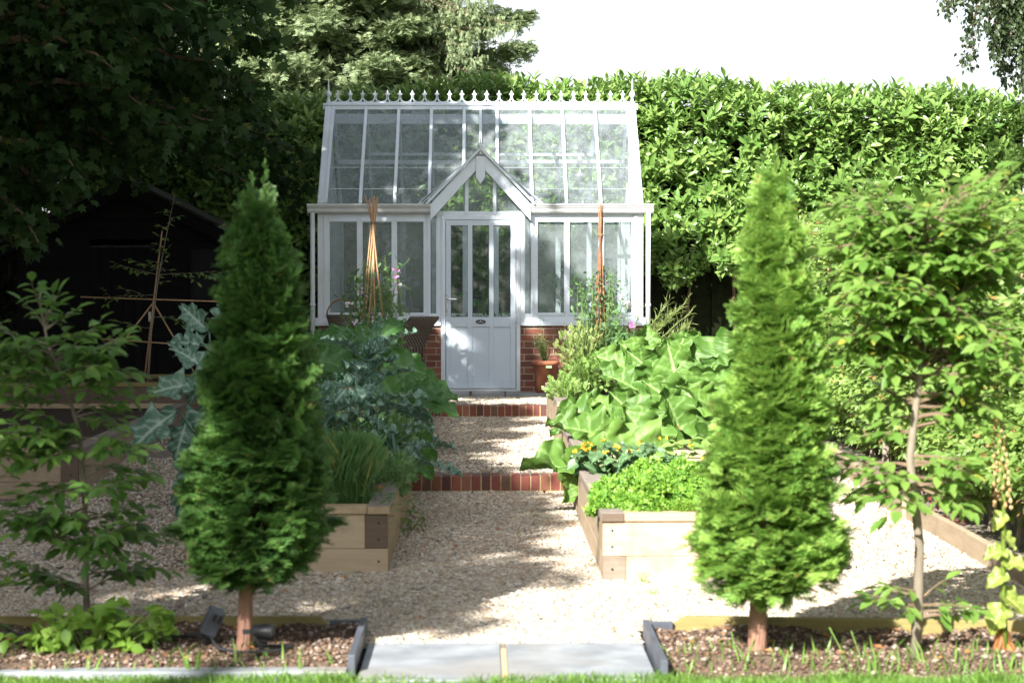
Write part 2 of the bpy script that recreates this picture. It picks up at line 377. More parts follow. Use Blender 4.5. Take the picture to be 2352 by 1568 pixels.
M['yew2'] = leafmat('sunlit yew needles', (.07, .18, .025), (.33, .50, .10), .5, .25, odd=((.35, .16, .06), .012))  # sunlit copy of the yew needles, sunlight put into the colour
M['laurel'] = leafmat('laurel leaves', (.08, .18, .035), (.28, .41, .11), .27, .25, spec=.6)
M['hornbeam'] = leafmat('hornbeam leaves', (.09, .19, .035), (.30, .42, .11), .45, .38, odd=((.36, .19, .08), .05))
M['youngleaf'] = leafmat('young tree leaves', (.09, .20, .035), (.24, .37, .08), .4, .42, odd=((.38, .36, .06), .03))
M['shadeleaf'] = leafmat('shaded sapling leaves', (.06, .15, .035), (.17, .30, .06), .42, .36)  # darker copy of the young tree leaves, shade put into the colour
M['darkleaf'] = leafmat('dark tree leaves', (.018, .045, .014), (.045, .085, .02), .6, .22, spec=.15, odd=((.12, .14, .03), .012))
M['birchleaf'] = leafmat('birch leaves', (.03, .055, .02), (.06, .09, .03), .5, .22)
M['conifer'] = leafmat('conifer needles', (.14, .20, .095), (.30, .36, .18), .6, .2)
M['evergreen'] = leafmat('dark evergreen needles', (.02, .035, .012), (.04, .06, .02), .6, .1)
M['rhubarb'] = leafmat('rhubarb leaves', (.035, .10, .015), (.15, .27, .05), .5, .2, spec=.3, vein=(.22, .34, .11))
M['kale'] = leafmat('blue green kale leaves', (.055, .145, .095), (.15, .27, .185), .45, .15, vein=(.40, .50, .42))
M['squash'] = leafmat('squash leaves', (.04, .13, .03), (.085, .21, .045), .45, .28, vein=(.16, .30, .10))
M['parsley'] = leafmat('curly parsley', (.07, .21, .02), (.30, .50, .07), .5, .2)
M['lime'] = leafmat('lime leaves', (.15, .30, .04), (.27, .41, .065), .45, .35)
M['herb'] = leafmat('soft green herb leaves', (.17, .30, .07), (.30, .44, .12), .5, .3)
M['chive'] = leafmat('chive blades', (.07, .17, .05), (.13, .26, .08), .4, .3, odd=((.42, .34, .10), .04))
M['pea'] = leafmat('sweet pea foliage', (.08, .18, .06), (.16, .28, .10), .5, .3)
M['blueleaf'] = leafmat('grey green leaves', (.06, .125, .04), (.11, .20, .07), .45, .2, vein=(.2, .34, .2))
M['wisp'] = leafmat('feathery foliage', (.20, .28, .08), (.34, .40, .14), .5, .3)
M['petal'] = leafmat('pink petals', (.55, .12, .42), (.75, .45, .70), .5, .35)
M['petalw'] = leafmat('pale petals', (.75, .60, .75), (.85, .8, .85), .5, .35)
M['orange'] = leafmat('orange petals', (.75, .42, .03), (.8, .6, .06), .5, .3)
M['redleaf'] = leafmat('dark red leaves', (.16, .03, .03), (.24, .06, .05), .45, .2)
M['yellowleaf'] = leafmat('yellowing leaves', (.15, .23, .035), (.26, .32, .06), .45, .35, vein=(.65, .62, .2))
M['brownleaf'] = leafmat('fallen leaves', (.30, .10, .04), (.42, .24, .08), .7, .15)
M['seed'] = islandmat('brown seed pods', [(.42, .24, .11), (.35, .28, .12), (.5, .33, .16)], .8, .2, 90)
def wicker():
    m, n, bs, out = base('brown wicker'); v = mapped(n, (1, 1, 1), (0, 0, R(45)))
    wv = n.nodes.new('ShaderNodeTexWave'); wv.inputs['Scale'].default_value = 22; wv.inputs['Distortion'].default_value = .6
    n.links.new(v, wv.inputs['Vector']); wz = n.nodes.new('ShaderNodeTexWave'); wz.bands_direction = 'Z'; wz.inputs['Scale'].default_value = 20
    n.links.new(v, wz.inputs['Vector']); mm = n.nodes.new('ShaderNodeMath'); mm.operation = 'MULTIPLY'
    n.links.new(wv.outputs['Fac'], mm.inputs[0]); n.links.new(wz.outputs['Fac'], mm.inputs[1])
    n.links.new(mixc(n, mm.outputs[0], (.04, .028, .02), (.36, .28, .21)), bs.inputs['Base Color']); bs.inputs['Roughness'].default_value = .5
    bump(n, bs, mm.outputs[0], 1, .01); return m
M['wicker'] = wicker()
# ------------------------------------------------------------ ground
def gz(X, Y):
    X = np.asarray(X, float); Y = np.asarray(Y, float)
    stp = np.where(Y < 15.2, 0, np.where(Y < 20.7, .12 + .0127 * (Y - 15.3), .30))
    rmp = np.interp(Y, [14, 16.5, 20, 21.5, 40], [0, .13, .18, .30, .30])
    w_ = np.clip((np.abs(X - .06) - 1.2) / .4, 0, 1)
    return stp * (1 - w_) + rmp * w_
def sheet(name, xs, ys, zf, mat, kind='structure'):
    X, Y = np.meshgrid(xs, ys); Z = zf(X, Y)
    o = npmesh(name, np.stack([X.ravel(), Y.ravel(), Z.ravel()], 1), grid(len(xs), len(ys)), mat)
    return tag(o, kind=kind)
xs = np.concatenate([np.linspace(-9, -1.7, 20), np.linspace(-1.62, -1.15, 4), np.linspace(-1, 1.2, 6), np.linspace(1.3, 9, 24)])
ys = np.concatenate([np.linspace(9.12, 15.1, 20), [15.19, 15.21, 15.3], np.linspace(15.6, 20.6, 20), [20.69, 20.71], np.linspace(21, 30, 10)])
sheet('gravel_ground', xs, ys, lambda X, Y: gz(X, Y) + .012 * (VN(X + 20, Y, .5) - .5) * (Y < 15), M['gravelbase'])
sheet('gravel_apron', np.linspace(-.62, .72, 12), np.linspace(8.70, 9.12, 6), lambda X, Y: 0 * X + .001, M['gravelbase'])
sheet('lawn', np.linspace(-60, 60, 40), np.linspace(-50, 8.3, 30), lambda X, Y: 0 * X - .03, M['lawn'])
sheet('terrain', np.linspace(-200, 200, 9), np.linspace(-60, 260, 9), lambda X, Y: 0 * X - .12, M['lawn'])
sheet('far_ground', np.linspace(-60, 60, 9), np.linspace(30, 90, 9), lambda X, Y: 0 * X + .30, M['lawn'])
def soilz(X, Y): return -.07 * np.clip((8.22 - Y) / .2, 0, 1) + .045 * VN(X * 1.0 + 40, Y, .22) + .02 * VN(X, Y + 9, .08)
sheet('soil_bed_left', np.linspace(-4.5, -.52, 90), np.linspace(8.0, 9.1, 26), soilz, M['bark_soil'])
sheet('soil_bed_right', np.linspace(.76, 4.5, 90), np.linspace(7.95, 9.1, 26), soilz, M['bark_soil'])
# individual stones: an eight-sided squashed pebble
def pebble(seed):
    g = np.random.default_rng(seed)
    v = [(0, 0, 1)] + [(math.cos(a) * .95, math.sin(a) * .95, .15) for a in np.arange(5) * 2 * math.pi / 5] + [(0, 0, -.6)]
    v = np.array(v) * (1 + .3 * (g.random((7, 1)) - .5)) * np.array([1, .8, .55])
    f = [(0, 1 + i, 1 + (i + 1) % 5) for i in range(5)] + [(6, 1 + (i + 1) % 5, 1 + i) for i in range(5)]
    return v * .5, np.array(f)
PEB = [pebble(i) for i in range(6)]
def stones(lb, n, x0, x1, y0, y1, zf, s0, s1, dens=None):
    X = rng.uniform(x0, x1, n); Y = rng.uniform(y0, y1, n)
    if dens is not None: k = rng.random(n) < dens(X, Y); X = X[k]; Y = Y[k]
    n = len(X); Z = zf(X, Y); d = unit(n); d[:, 2] *= .35; nr = np.tile([0, 0, 1.], (n, 1)) + unit(n) * .45
    sz = rng.uniform(s0, s1, n) * (1 + .6 * (rng.random(n) > .95)); idx = rng.integers(0, 6, n)
    for i in range(6):
        k = idx == i; lb.put(PEB[i], np.stack([X, Y, Z + sz * .08], 1)[k], d[k], nr[k], sz[k])
g1 = LB()
stones(g1, 9500, -.6, .72, 8.80, 9.2, gz, .018, .037)
stones(g1, 34000, -.75, .75, 9.1, 11.5, gz, .018, .037)
stones(g1, 22000, -.62, .75, 11.5, 15.08, gz, .018, .037)
stones(g1, 30000, -2.5, -.7, 9.12, 11.0, gz, .018, .037)
stones(g1, 30000, .7, 3.0, 9.12, 10.7, gz, .018, .037)
stones(g1, 16000, 2.0, 2.85, 10.7, 16, gz, .018, .037)
stones(g1, 20000, -3.2, -1.55, 10.9, 16.5, gz, .018, .036)
stones(g1, 9000, -4.5, -2.5, 9.3, 14.3, gz, .018, .036)
stones(g1, 16000, -.62, .75, 15.36, 20.6, gz, .018, .037)
stones(g1, 4000, -.62, .75, 20.9, 22.2, gz, .018, .037)
stones(g1, 3000, -3.2, -2.0, 17, 24, gz, .02, .04)
tag(g1.build('gravel_stones', M['gravel']), kind='stuff', label='pale cream gravel stones covering paths and terraces', cat='gravel')
g2 = LB()
for (x0, x1) in ((-4, -.55), (.78, 4.2)):
    stones(g2, 10500, x0, x1, 8.03, 9.06, lambda X, Y: soilz(X, Y) + .003, .008, .034)
tag(g2.build('bark_chips', M['chips']), kind='stuff', label='brown bark chips and grit scattered over the planting soil', cat='mulch')
fl = LB(); n = 230
X = rng.uniform(-1.6, 2.8, n); Y = rng.uniform(8.9, 14.9, n)
k = ~((X > .62) & (X < 2.1) & (Y > 10.5)) & ~((X < -.5) & (X > -2.0) & (Y > 10.8)); X = X[k]; Y = Y[k]; n = len(X)
fl.put(OV, np.stack([X, Y, gz(X, Y) + .022], 1), unit(n) * [1, 1, .2], unit(n) * .5 + [0, 0, 1], rng.uniform(.018, .055, n))
n = 260; X = np.where(rng.random(n) < .5, rng.uniform(-4, -.6, n), rng.uniform(.8, 4, n)); Y = rng.uniform(8.25, 9.0, n)
fl.put(OV, np.stack([X, Y, soilz(X, Y) + .015], 1), unit(n) * [1, 1, .3], unit(n) * .5 + [0, 0, 1], rng.uniform(.02, .06, n))
tag(fl.build('fallen_leaves', M['brownleaf']), kind='stuff', label='small dry brown leaves lying on the gravel and soil', cat='leaf litter')
# grass blades
bl = np.array([(-.05, 0, 0), (.05, 0, 0), (-.035, .55, .05), (.035, .55, .05), (0, .8, .14), (0.012, 1, .3)])
BL = (bl, np.array([(0, 1, 3, 2), (2, 3, 5, 4)]))
gb = LB(); n = 60000
X = rng.uniform(-2.6, 2.6, n); Y = 7.35 + rng.random(n) * .72
X0 = X
edge = np.where(X < -.5, 8.08, np.where(X > .78, 8.12, 8.02)) + .05 * (VN(X + 5, X * 0, .1) - .5)
k = Y < edge; X = X[k]; Y = Y[k]; n = len(X)
d = unit(n) * .42 + [0, 0, 1]
gb.put(BL, np.stack([X, Y, -.03 + 0 * X], 1), d, unit(n), rng.uniform(.03, .065, n) * (.7 + .6 * VN(X + 9, Y, .12)))
n = 500; X = np.concatenate([rng.uniform(.8, 4, n), rng.uniform(-4, -.6, n // 2)]); n = len(X); Y = 8.12 + rng.random(n) ** 2 * .35
d = unit(n) * .4 + [0, 0, 1]; gb.put(BL, np.stack([X, Y, 0 * X], 1), d, unit(n), rng.uniform(.04, .13, n))
tag(gb.build('lawn_grass', M['grass']), kind='stuff', label='short bright green lawn grass along the bottom of the photo', cat='grass')
n = 2600; X = rng.uniform(-2.6, 2.6, n); Y = rng.uniform(5.2, 7.4, n)
# paving slabs between the two soil beds
for x0, x1, lab in ((-.50, .085, 'grey slate paving slab on the left of the gravel path entrance'), (.112, .715, 'grey slate paving slab on the right of the gravel path entrance')):
    t = MB().box(x0, x1, 7.98, 8.86, -.05, .006).build('paving_slab', M['stone'], bevel=.004); tag(t, lab, 'paving slab', 'slate slabs between path and lawn')
tag(MB().box(.087, .110, 7.98, 8.86, -.05, .0).build('sand_joint', M['sandjoint']), 'narrow sandy joint between the two grey paving slabs', 'joint')
def kerb(pieces, lab, grp='dark slate kerbs round the paving slabs'):
    m = MB()
    for p, q, wd, ht in pieces: m.beam(p, q, wd, ht)
    return tag(m.build('slate_kerb', M['stone2'], bevel=.003), lab, 'kerb', grp)
kerb([((-.53, 8.12, .025), (-.53, 9.02, .03), .03, .11)], 'dark slate edging strip standing along the left paving slab')
kerb([((-.69, 9.06, .03), (-.55, 9.06, .03), .022, .07)], 'short dark slate piece between left kerb and left timber edging')
kerb([((.745, 8.02, .02), (.745, 8.93, .03), .03, .11)], 'dark slate edging strip standing along the right paving slab')
kerb([((.765, 8.97, .03), (.87, 8.97, .03), .022, .08)], 'short dark slate piece between right kerb and right timber edging')
tag(MB().beam((-4.5, 8.14, -.01), (-.55, 8.14, -.01), .10, .06).build('slate_edging', M['stone'], bevel=.004), 'long grey slate edging between the left soil bed and the lawn', 'edging')
# timber edging boards
def edging(pts, lab, y0=9.12, y1=None, x0=None, x1=None):
    m = MB(); m.prism(pts, y0, y1); o = m.build('timber_edging', M['greentimber'], bevel=.004)
    return tag(o, lab, 'timber edging', 'low timber boards holding back the gravel')
tag(MB().prism([(-2.9, -.03), (-.735, -.03), (-.69, .02), (-.735, .072), (-2.9, .075)], 9.10, 9.14).build('timber_edging', M['greentimber'], bevel=.003), 'mossy low timber edging board behind the left soil bed, pointed at its right end', 'timber edging', 'low timber boards holding back the gravel')
o = MB().prism([(0, -.03), (3.2, -.03), (3.2, .085), (.07, .088), (0, .045)], 0, .04).build('timber_edging', M['greentimber'], bevel=.003)
o.location = (.86, 8.99, 0); o.rotation_euler = (0, 0, R(-5)); tag(o, 'mossy low timber edging board behind the right soil bed', 'timber edging', 'low timber boards holding back the gravel')
t = thing('timber_edging', 'weathered brown timber edging running back along the foot of the right hedge', 'timber edging', (2.85, 9, 0), 'low timber boards holding back the gravel')
for y0, y1 in ((9.0, 11.05), (11.07, 13.3), (13.32, 16.0), (16.02, 19.5)):
    MB().beam((2.86, y0, .06 + float(gz(2.86, y0))), (2.88, y1, .06 + float(gz(2.88, y1))), .045, .15).build('board', M['timberY'], t, bevel=.003)
# brick steps
def brickstep(Y, x0, x1, zb, h, lab):
    t = thing('brick_step', lab, 'step', ((x0 + x1) / 2, Y, zb), 'red brick edge steps across the gravel path')
    m = MB(); n = round((x1 - x0) / .075); p = (x1 - x0) / n
    for i in range(n):
        a = x0 + i * p; j = random.uniform(-.003, .003); jy = random.uniform(-.004, .004)
        m.box(a + .005, a + p - .005, Y + jy, Y + .215 + jy, zb + .012, zb + h + j)
    m.build('bricks', M['stepbrick'], t, bevel=.005)
    MB().box(x0, x1, Y + .006, Y + .21, zb - .05, zb + h - .006).build('mortar', M['mortar'], t)
    MB().box(x0 - .002, x1 + .002, Y - .02, Y + .004, zb - .05, zb + .012).build('footing', M['mortar'], t)
brickstep(15.1, -.60, .68, .0, .122, 'red brick step nearer the camera, lower one on the gravel path')
brickstep(20.6, -.63, .69, .185, .118, 'red brick step just before the greenhouse, upper one on the gravel path')
# stone threshold
t = thing('stone_threshold', 'weathered grey stone slabs laid in front of the greenhouse door', 'paving', (0, 22.5, .3))
for x0, x1 in ((-1.35, -.62), (-.61, -.13), (-.10, .27), (.285, .9), (.915, 1.6)):
    MB().box(x0, x1, 22.28 + random.uniform(-.02, .02), 22.86, .27, .328 + random.uniform(-.003, .003)).build('slab', M['oldstone'], t, bevel=.006)
# ------------------------------------------------------------ greenhouse
GY = 22.9; FL = .33; HD = 1.25; HW = 1.87; ZE = 2.46; ZR = 3.70
gh = thing('greenhouse', 'pale grey victorian greenhouse with misted glass, brick base and spiked ridge cresting', 'greenhouse', (0, GY, FL))
BY = GY + 2 * HD
def part(mb, name, mat='paint', bevel=0, parent=None, smooth=False): return mb.build(name, M[mat] if isinstance(mat, str) else mat, parent or gh, smooth, bevel)
# brick plinth (front left, front right, sides, back)
pl = MB()
pl.box(-1.86, -.456, GY, GY + .1, FL - .1, 1.08); pl.box(.456, 1.86, GY, GY + .1, FL - .1, 1.08)
pl.box(-1.86, -1.76, GY + .1, BY, FL - .1, 1.08); pl.box(1.76, 1.86, GY + .1, BY, FL - .1, 1.08); pl.box(-1.76, 1.76, BY - .1, BY, FL - .1, 1.08)
part(pl, 'brick_base', 'brick')
part(MB().box(-1.76, 1.76, GY + .11, BY - .11, FL - .08, FL - .02), 'floor', 'oldstone')
# sills
sm = MB()
for a, b in ((-1.93, -.457), (.457, 1.93)):
    sm.box(a, b, GY - .035, GY + .11, 1.08, 1.122); sm.box(a + .03, b - .002, GY - .012, GY + .09, 1.122, 1.172)
sm.box(-1.93, -1.75, GY + .11, BY, 1.08, 1.122); sm.box(1.75, 1.93, GY + .11, BY, 1.08, 1.122); sm.box(-1.75, 1.75, BY - .11, BY, 1.08, 1.122)
part(sm, 'sill', 'paint', .004)
# posts
for s in (-1, 1):
    m = MB(); a, b = sorted((s * 1.87, s * 1.765)); m.box(a, b, GY, GY + .09, 1.172, ZE - .07); a, b = sorted((s * 1.80, s * 1.765))
    m.box(a, b, GY - .012, GY, 1.19, 2.35); part(m, 'corner_post', 'paint', .003)
    a, b = sorted((s * 1.87, s * 1.78)); part(MB().box(a, b, BY - .09, BY, 1.122, ZE - .07), 'corner_post', 'paint', .003)
    a, b = sorted((s * .576, s * .625)); m = MB().box(a, b, GY, GY + .08, 1.172, 2.40); a, b = sorted((s * .586, s * .61)); m.box(a, b, GY - .013, GY, 1.19, 2.36); part(m, 'porch_post', 'paint', .003)
    a, b = sorted((s * .457, s * .505)); part(MB().box(a, b, GY + .002, GY + .08, 1.122, 2.40), 'porch_post', 'paint', .003)
    a, b = sorted((s * .505, s * .576)); f = part(MB().box(a, b, GY + .012, GY + .06, 1.172, 1.22).box(a, b, GY + .012, GY + .06, 2.33, 2.38).box(*sorted((s * .505, s * .512)), GY + .012, GY + .06, 1.22, 2.33), 'sidelight', 'paint', .002)
    MB().box(a, b, GY + .03, GY + .034, 1.22, 2.33).build('pane', M['glass_wall'], f)
# wall head rail
for a, b in ((-1.765, -.625), (.625, 1.765)): part(MB().box(a, b, GY + .005, GY + .085, 2.335, ZE - .07), 'wall_plate', 'paint', .003)
def ghwin(x0, x1, z0=1.172, z1=2.335, Y=GY, side=1, gm='glass_wall'):
    """one window: a frame of stepped profiles and its pane"""
    m = MB(); fw = .032
    m.box(x0, x1, Y + .004, Y + .07, z0, z0 + .055); m.box(x0, x1, Y + .004, Y + .07, z1 - .045, z1)
    m.box(x0, x0 + fw, Y + .004, Y + .07, z0 + .055, z1 - .045); m.box(x1 - fw, x1, Y + .004, Y + .07, z0 + .055, z1 - .045)
    m.box(x0 + fw - .012, x1 - fw + .012, Y - .008, Y + .004, z1 - .062, z1 - .03); m.box(x0 + fw - .012, x1 - fw + .012, Y - .008, Y + .004, z0 + .028, z0 + .058)
    o = part(m, 'window', 'paint', .0025)
    MB().box(x0 + fw, x1 - fw, Y + .03, Y + .034, z0 + .055, z1 - .045).build('pane', M[gm], o)
for s in (-1, 1):
    e = [.625, .992, 1.388, 1.765]
    for a, b in zip(e, e[1:]): ghwin(*sorted((s * a, s * b)))
for i in range(9):
    a = -1.773 + i * .394; ghwin(a, a + .394, 1.122, 2.39, BY - .08, gm='glass_back')
# end walls
for s in (-1, 1):
    m = MB(); ys_ = np.linspace(GY + .09, BY - .09, 7)
    for y in ys_[1:-1]: m.box(*sorted((s * 1.87, s * 1.81)), y - .02, y + .02, 1.122, ZE)
    m.box(*sorted((s * 1.868, s * 1.812)), GY + .09, BY - .09, ZE - .06, ZE + .0)
    part(m, 'end_wall_frame', 'paint', .003)
    part(MB().box(*sorted((s * 1.84, s * 1.836)), GY + .09, BY - .09, 1.122, ZE - .06), 'end_pane', 'glass_wall')
    m = MB(); x0 = s * 1.84
    m.add([(x0, GY + .05, ZE), (x0, BY - .05, ZE), (x0, GY + HD, ZR - .05)], [(0, 1, 2)]); part(m, 'gable_pane', 'glass_wall')
    m = MB()
    for sg in (-1, 1): m.beam((s * 1.845, GY + HD + sg * (HD - .02), ZE - .01), (s * 1.845, GY + HD, ZR - .03), .05, .12)
    for y in ys_[1:-1]:
        zt = ZR - .05 - abs(y - GY - HD) * (ZR - ZE) / HD; m.box(*sorted((s * 1.86, s * 1.82)), y - .018, y + .018, ZE, zt)
    part(m, 'gable_frame', 'paint', .003)
# roof: bars and panes, front and back slopes
sl_ = (ZR - ZE) / HD
def rz(Y): return ZE + (Y - GY + .05) * (ZR - ZE) / (HD + .05)
VAL = lambda x: max(0, (3.08 - ZE) - abs(x) * 1.08)      # dormer height above eaves at x
for i in range(10):
    x = -1.773 + i * .394
    z0 = ZE + .0 + (VAL(x) if abs(x) < .7 else 0); y0 = GY - .05 + (z0 - ZE) / ((ZR - ZE) / (HD + .05))
    wd = .036
    part(MB().beam((x, y0, z0 + .02), (x, GY + HD - .01, ZR + .005), wd, .045), 'roof_bar', 'paint', .003)
    part(MB().beam((x, BY + .02, ZE + .01), (x, GY + HD + .01, ZR - .005), .036, .045), 'roof_bar', 'paint', .003)
part(MB().beam((0, GY - .05 + (3.10 - ZE) / ((ZR - ZE) / (HD + .05)), 3.13), (0, GY + HD - .01, ZR + .005), .032, .04), 'roof_bar', 'paint', .003)
for s in (-1, 1):
    part(MB().beam((s * 1.826, GY - .05, ZE + .016), (s * 1.826, GY + HD - .01, ZR + .0), .078, .03), 'verge_plate', 'paint', .003)
for i in range(9):
    a = -1.773 + i * .394; b = a + .394; cuts = [a, b] if a * b > 0 else [a, 0, b]
    low = []
    for x in cuts:
        z0 = ZE + VAL(x); low.append((x, GY - .05 + (z0 - ZE) / ((ZR - ZE) / (HD + .05)), z0))
    vs = low + [(b, GY + HD, ZR), (a, GY + HD, ZR)]
    part(MB().add(vs, [tuple(range(len(vs)))]), 'roof_pane', 'glass_roof')
    part(MB().add([(a, BY + .02, ZE), (b, BY + .02, ZE), (b, GY + HD, ZR - .01), (a, GY + HD, ZR - .01)], [(0, 1, 2, 3)]), 'roof_pane', 'glass_roof')
part(MB().beam((-1.78, GY + HD - .09, ZR - .16), (1.78, GY + HD - .09, ZR - .16), .018, .115, (0, -.2, 1)), 'ridge_board', 'paint')
part(MB().box(-1.77, 1.77, GY + HD * 1.47, GY + HD * 1.52, ZR - HD * .53, ZR - HD * .49), 'purlin', 'paint', .003)
part(MB().box(-1.90, 1.90, GY + HD - .07, GY + HD + .07, ZR + .005, ZR + .03).box(-1.9, 1.9, GY + HD - .055, GY + HD - .045, ZR - .045, ZR + .005), 'ridge_cap', 'paint', .003)
# roof vents on the back slope, frame bars that show through the front glass
for a, b in ((-1.38, -.2), (.2, 1.38)):
    m = MB(); y0 = GY + HD * 1.45; z0 = ZR - HD * .45 + .02
    m.beam((a, y0, z0), (b, y0, z0), .05, .04); m.beam((a, y0, z0), (a, GY + HD + .02, ZR), .04, .03); m.beam((b, y0, z0), (b, GY + HD + .02, ZR), .04, .03)
    part(m, 'roof_vent', 'paint', .003)
# tie bars inside
part(MB().tube([(-1.8, GY + .5, 2.92), (1.8, GY + .5, 2.92)], .004).tube([(-1.8, GY + .25, 2.66), (1.8, GY + .25, 2.66)], .004), 'tie_wires', 'chrome')
# gutters, moulded profile
prof = [(0, 0), (-.055, 0), (-.075, .02), (-.08, .05), (-.10, .075), (-.105, .10), (.0, .10)]
for x0, x1 in ((-1.983, -.573), (.577, 1.983)):
    m = MB(); k = len(prof); zb = 2.368
    vs = [(x0, GY - .0 + p, zb + q) for p, q in prof] + [(x1, GY - .0 + p, zb + q) for p, q in prof]
    fs = [tuple(range(k)), tuple(reversed(range(k, 2 * k)))] + [(i, k + i, k + (i + 1) % k, (i + 1) % k) for i in range(k)]
    m.add(vs, fs); m.box(x0 - .001, x1 + .001, GY - .112, GY - .095, zb + .088, zb + .106); part(m, 'gutter', 'gutter', .002)
for s in (-1, 1):
    m = MB(); x = s * 1.925
    m.tube([(x, GY - .04, 2.38), (x, GY - .04, .95 if s > 0 else .5)], .0275, 14)
    if s > 0: m.tube([(x, GY - .04, .98), (x + .03, GY - .05, .90), (x + .035, GY - .05, .4)], .027, 14)
    m.tube([(x, GY - .04, 1.335), (x, GY - .04, 1.30)], .032, 14); part(m, 'downpipe', 'paint', smooth=True)
# ------ porch gable
GF = GY - .10
for s in (-1, 1):
    m = MB(); m.prism([(s * .008, 3.085), (s * .575, 2.468), (s * .575, 2.285), (s * .008, 2.905)] if s < 0 else [(s * .008, 2.905), (s * .575, 2.285), (s * .575, 2.468), (s * .008, 3.085)], GF, GF + .03)
    part(m, 'bargeboard', 'paint', .003)
    y1 = GY - .05 + (3.10 - ZE) / ((ZR - ZE) / (HD + .05)); m = MB()   # dormer slope with valley
    e = [(0, GF - .015, 3.12), (s * .69, GF - .015 + .05, 2.475), (s * .71, GY - .04, 2.475), (0, y1, 3.12)]
    m.add(e, [(0, 1, 2, 3)]); p = part(m, 'dormer_pane', 'glass_roof')
    m = MB(); m.beam((0, GF + .0, 3.105), (s * .62, GF + .0, 2.475), .07, .024, (s * .7, 0, .7)); m.beam((s * .70, GY - .05, 2.475), (0, y1 + .0, 3.115), .05, .022, (s * .5, -.5, .7)); part(m, 'dormer_flashing', 'paint', .002)
part(MB().prism([(-.052, 3.02), (.052, 3.02), (.052, 2.775), (0, 2.70), (-.052, 2.775)], GF - .022, GF - .001), 'king_post', 'paint', .003)
part(MB().box(-.06, .06, GF - .026, GF + .03, 3.02, 3.03), 'king_post_cap', 'stone2')
part(MB().lathe((0, GF + .0, 3.028), [(.0, 0), (.022, 0), (.022, .03), (.013, .055), (.013, .07), (.032, .09), (.035, .108), (.03, .125), (.012, .145), (.008, .18), (.004, .27), (0, .29)], 14), 'porch_finial', 'paint', smooth=True)
part(MB().box(-.577, .577, GY - .006, GY + .06, 2.343, 2.392), 'porch_transom', 'paint', .003)
for x in (-.16, .16): part(MB().box(x - .02, x + .02, GY - .02, GY + .03, 2.36, 2.40 + (.575 - abs(x)) * .98), 'gable_mullion', 'paint', .003)
part(MB().add([(-.56, GY + .02, 2.392), (.56, GY + .02, 2.392), (0, GY + .02, 2.99)], [(0, 1, 2)]), 'gable_pane', 'glass_wall')
# door
part(MB().box(-.456, -.405, GY - .012, GY + .07, FL, 2.343).box(.41, .456, GY - .012, GY + .07, FL, 2.343).box(-.405, .41, GY - .012, GY + .07, 2.298, 2.343)
     .box(-.44, -.425, GY - .02, GY - .012, 1.1, 2.33).box(.425, .44, GY - .02, GY - .012, 1.1, 2.33), 'door_frame', 'paint', .003)
part(MB().box(-.45, .455, GY - .03, GY + .07, FL - .002, FL + .022), 'threshold', 'paint', .003)
dm = MB(); Y0, Y1 = GY, GY + .045
st = [(-.398, -.342), (-.149, -.095), (.097, .150), (.344, .404)]
for a, b in st: dm.box(a, b, Y0, Y1, .36, 2.29)
for (a, b), (c, d) in zip(st, st[1:]):
    dm.box(b, c, Y0, Y1, 2.231, 2.29); dm.box(b, c, Y0, Y1, 1.067, 1.182); dm.box(b, c, Y0, Y1, .36, .443)
    dm.box(b, c, Y0 + .014, Y1 - .01, .443, 1.067)
door = part(dm, 'door', 'doorpaint', .002)
for (a, b), (c, d) in zip(st, st[1:]):
    f = MB(); g_ = .004
    f.box(b, b + g_, Y0 + .006, Y0 + .014, 1.182, 2.231).box(c - g_, c, Y0 + .006, Y0 + .014, 1.182, 2.231).box(b, c, Y0 + .006, Y0 + .014, 1.182, 1.187).box(b, c, Y0 + .006, Y0 + .014, 2.226, 2.231)
    pn = MB().box(b + g_, c - g_, Y0 + .015, Y0 + .019, 1.187, 2.226).build('door_pane', M['glass_door'], door); f.build('seal', M['black'], door)
hm = MB().box(-.396, -.378, Y0 - .012, Y0, 1.20, 1.445); hm.tube([(-.387, Y0 - .01, 1.387), (-.387, Y0 - .045, 1.387), (-.37, Y0 - .05, 1.387), (-.275, Y0 - .05, 1.387)], .0085, 10)
hm.build('handle', M['chrome'], door, bevel=.003)
MB().box(-.3895, -.3845, Y0 - .0135, Y0 - .012, 1.235, 1.262).build('keyhole', M['black'], door)
m = MB(); k = 28; m.add([(.001 + .060 * math.cos(2 * math.pi * i / k), Y0 - .005, 1.125 + .0245 * math.sin(2 * math.pi * i / k)) for i in range(k)] + [(.001 + .060 * math.cos(2 * math.pi * i / k), Y0, 1.125 + .0245 * math.sin(2 * math.pi * i / k)) for i in range(k)],
      [tuple(reversed(range(k)))] + [(i, (i + 1) % k, k + (i + 1) % k, k + i) for i in range(k)])
badge = m.build('badge', M['black'], door)
m = MB(); x = -.038
for wd in (.006, .004, .005, .004, .006, .004, .004, .005, .004, .006, .004): m.box(x, x + wd, Y0 - .0065, Y0 - .0052, 1.121, 1.1265); x += wd + .0021
m.lathe((.001, Y0 - .006, 1.131), [(0, 0), (.005, .002), (.006, .007), (.003, .012), (0, .013)], 8); m.build('badge_emblem', M['white'], badge)
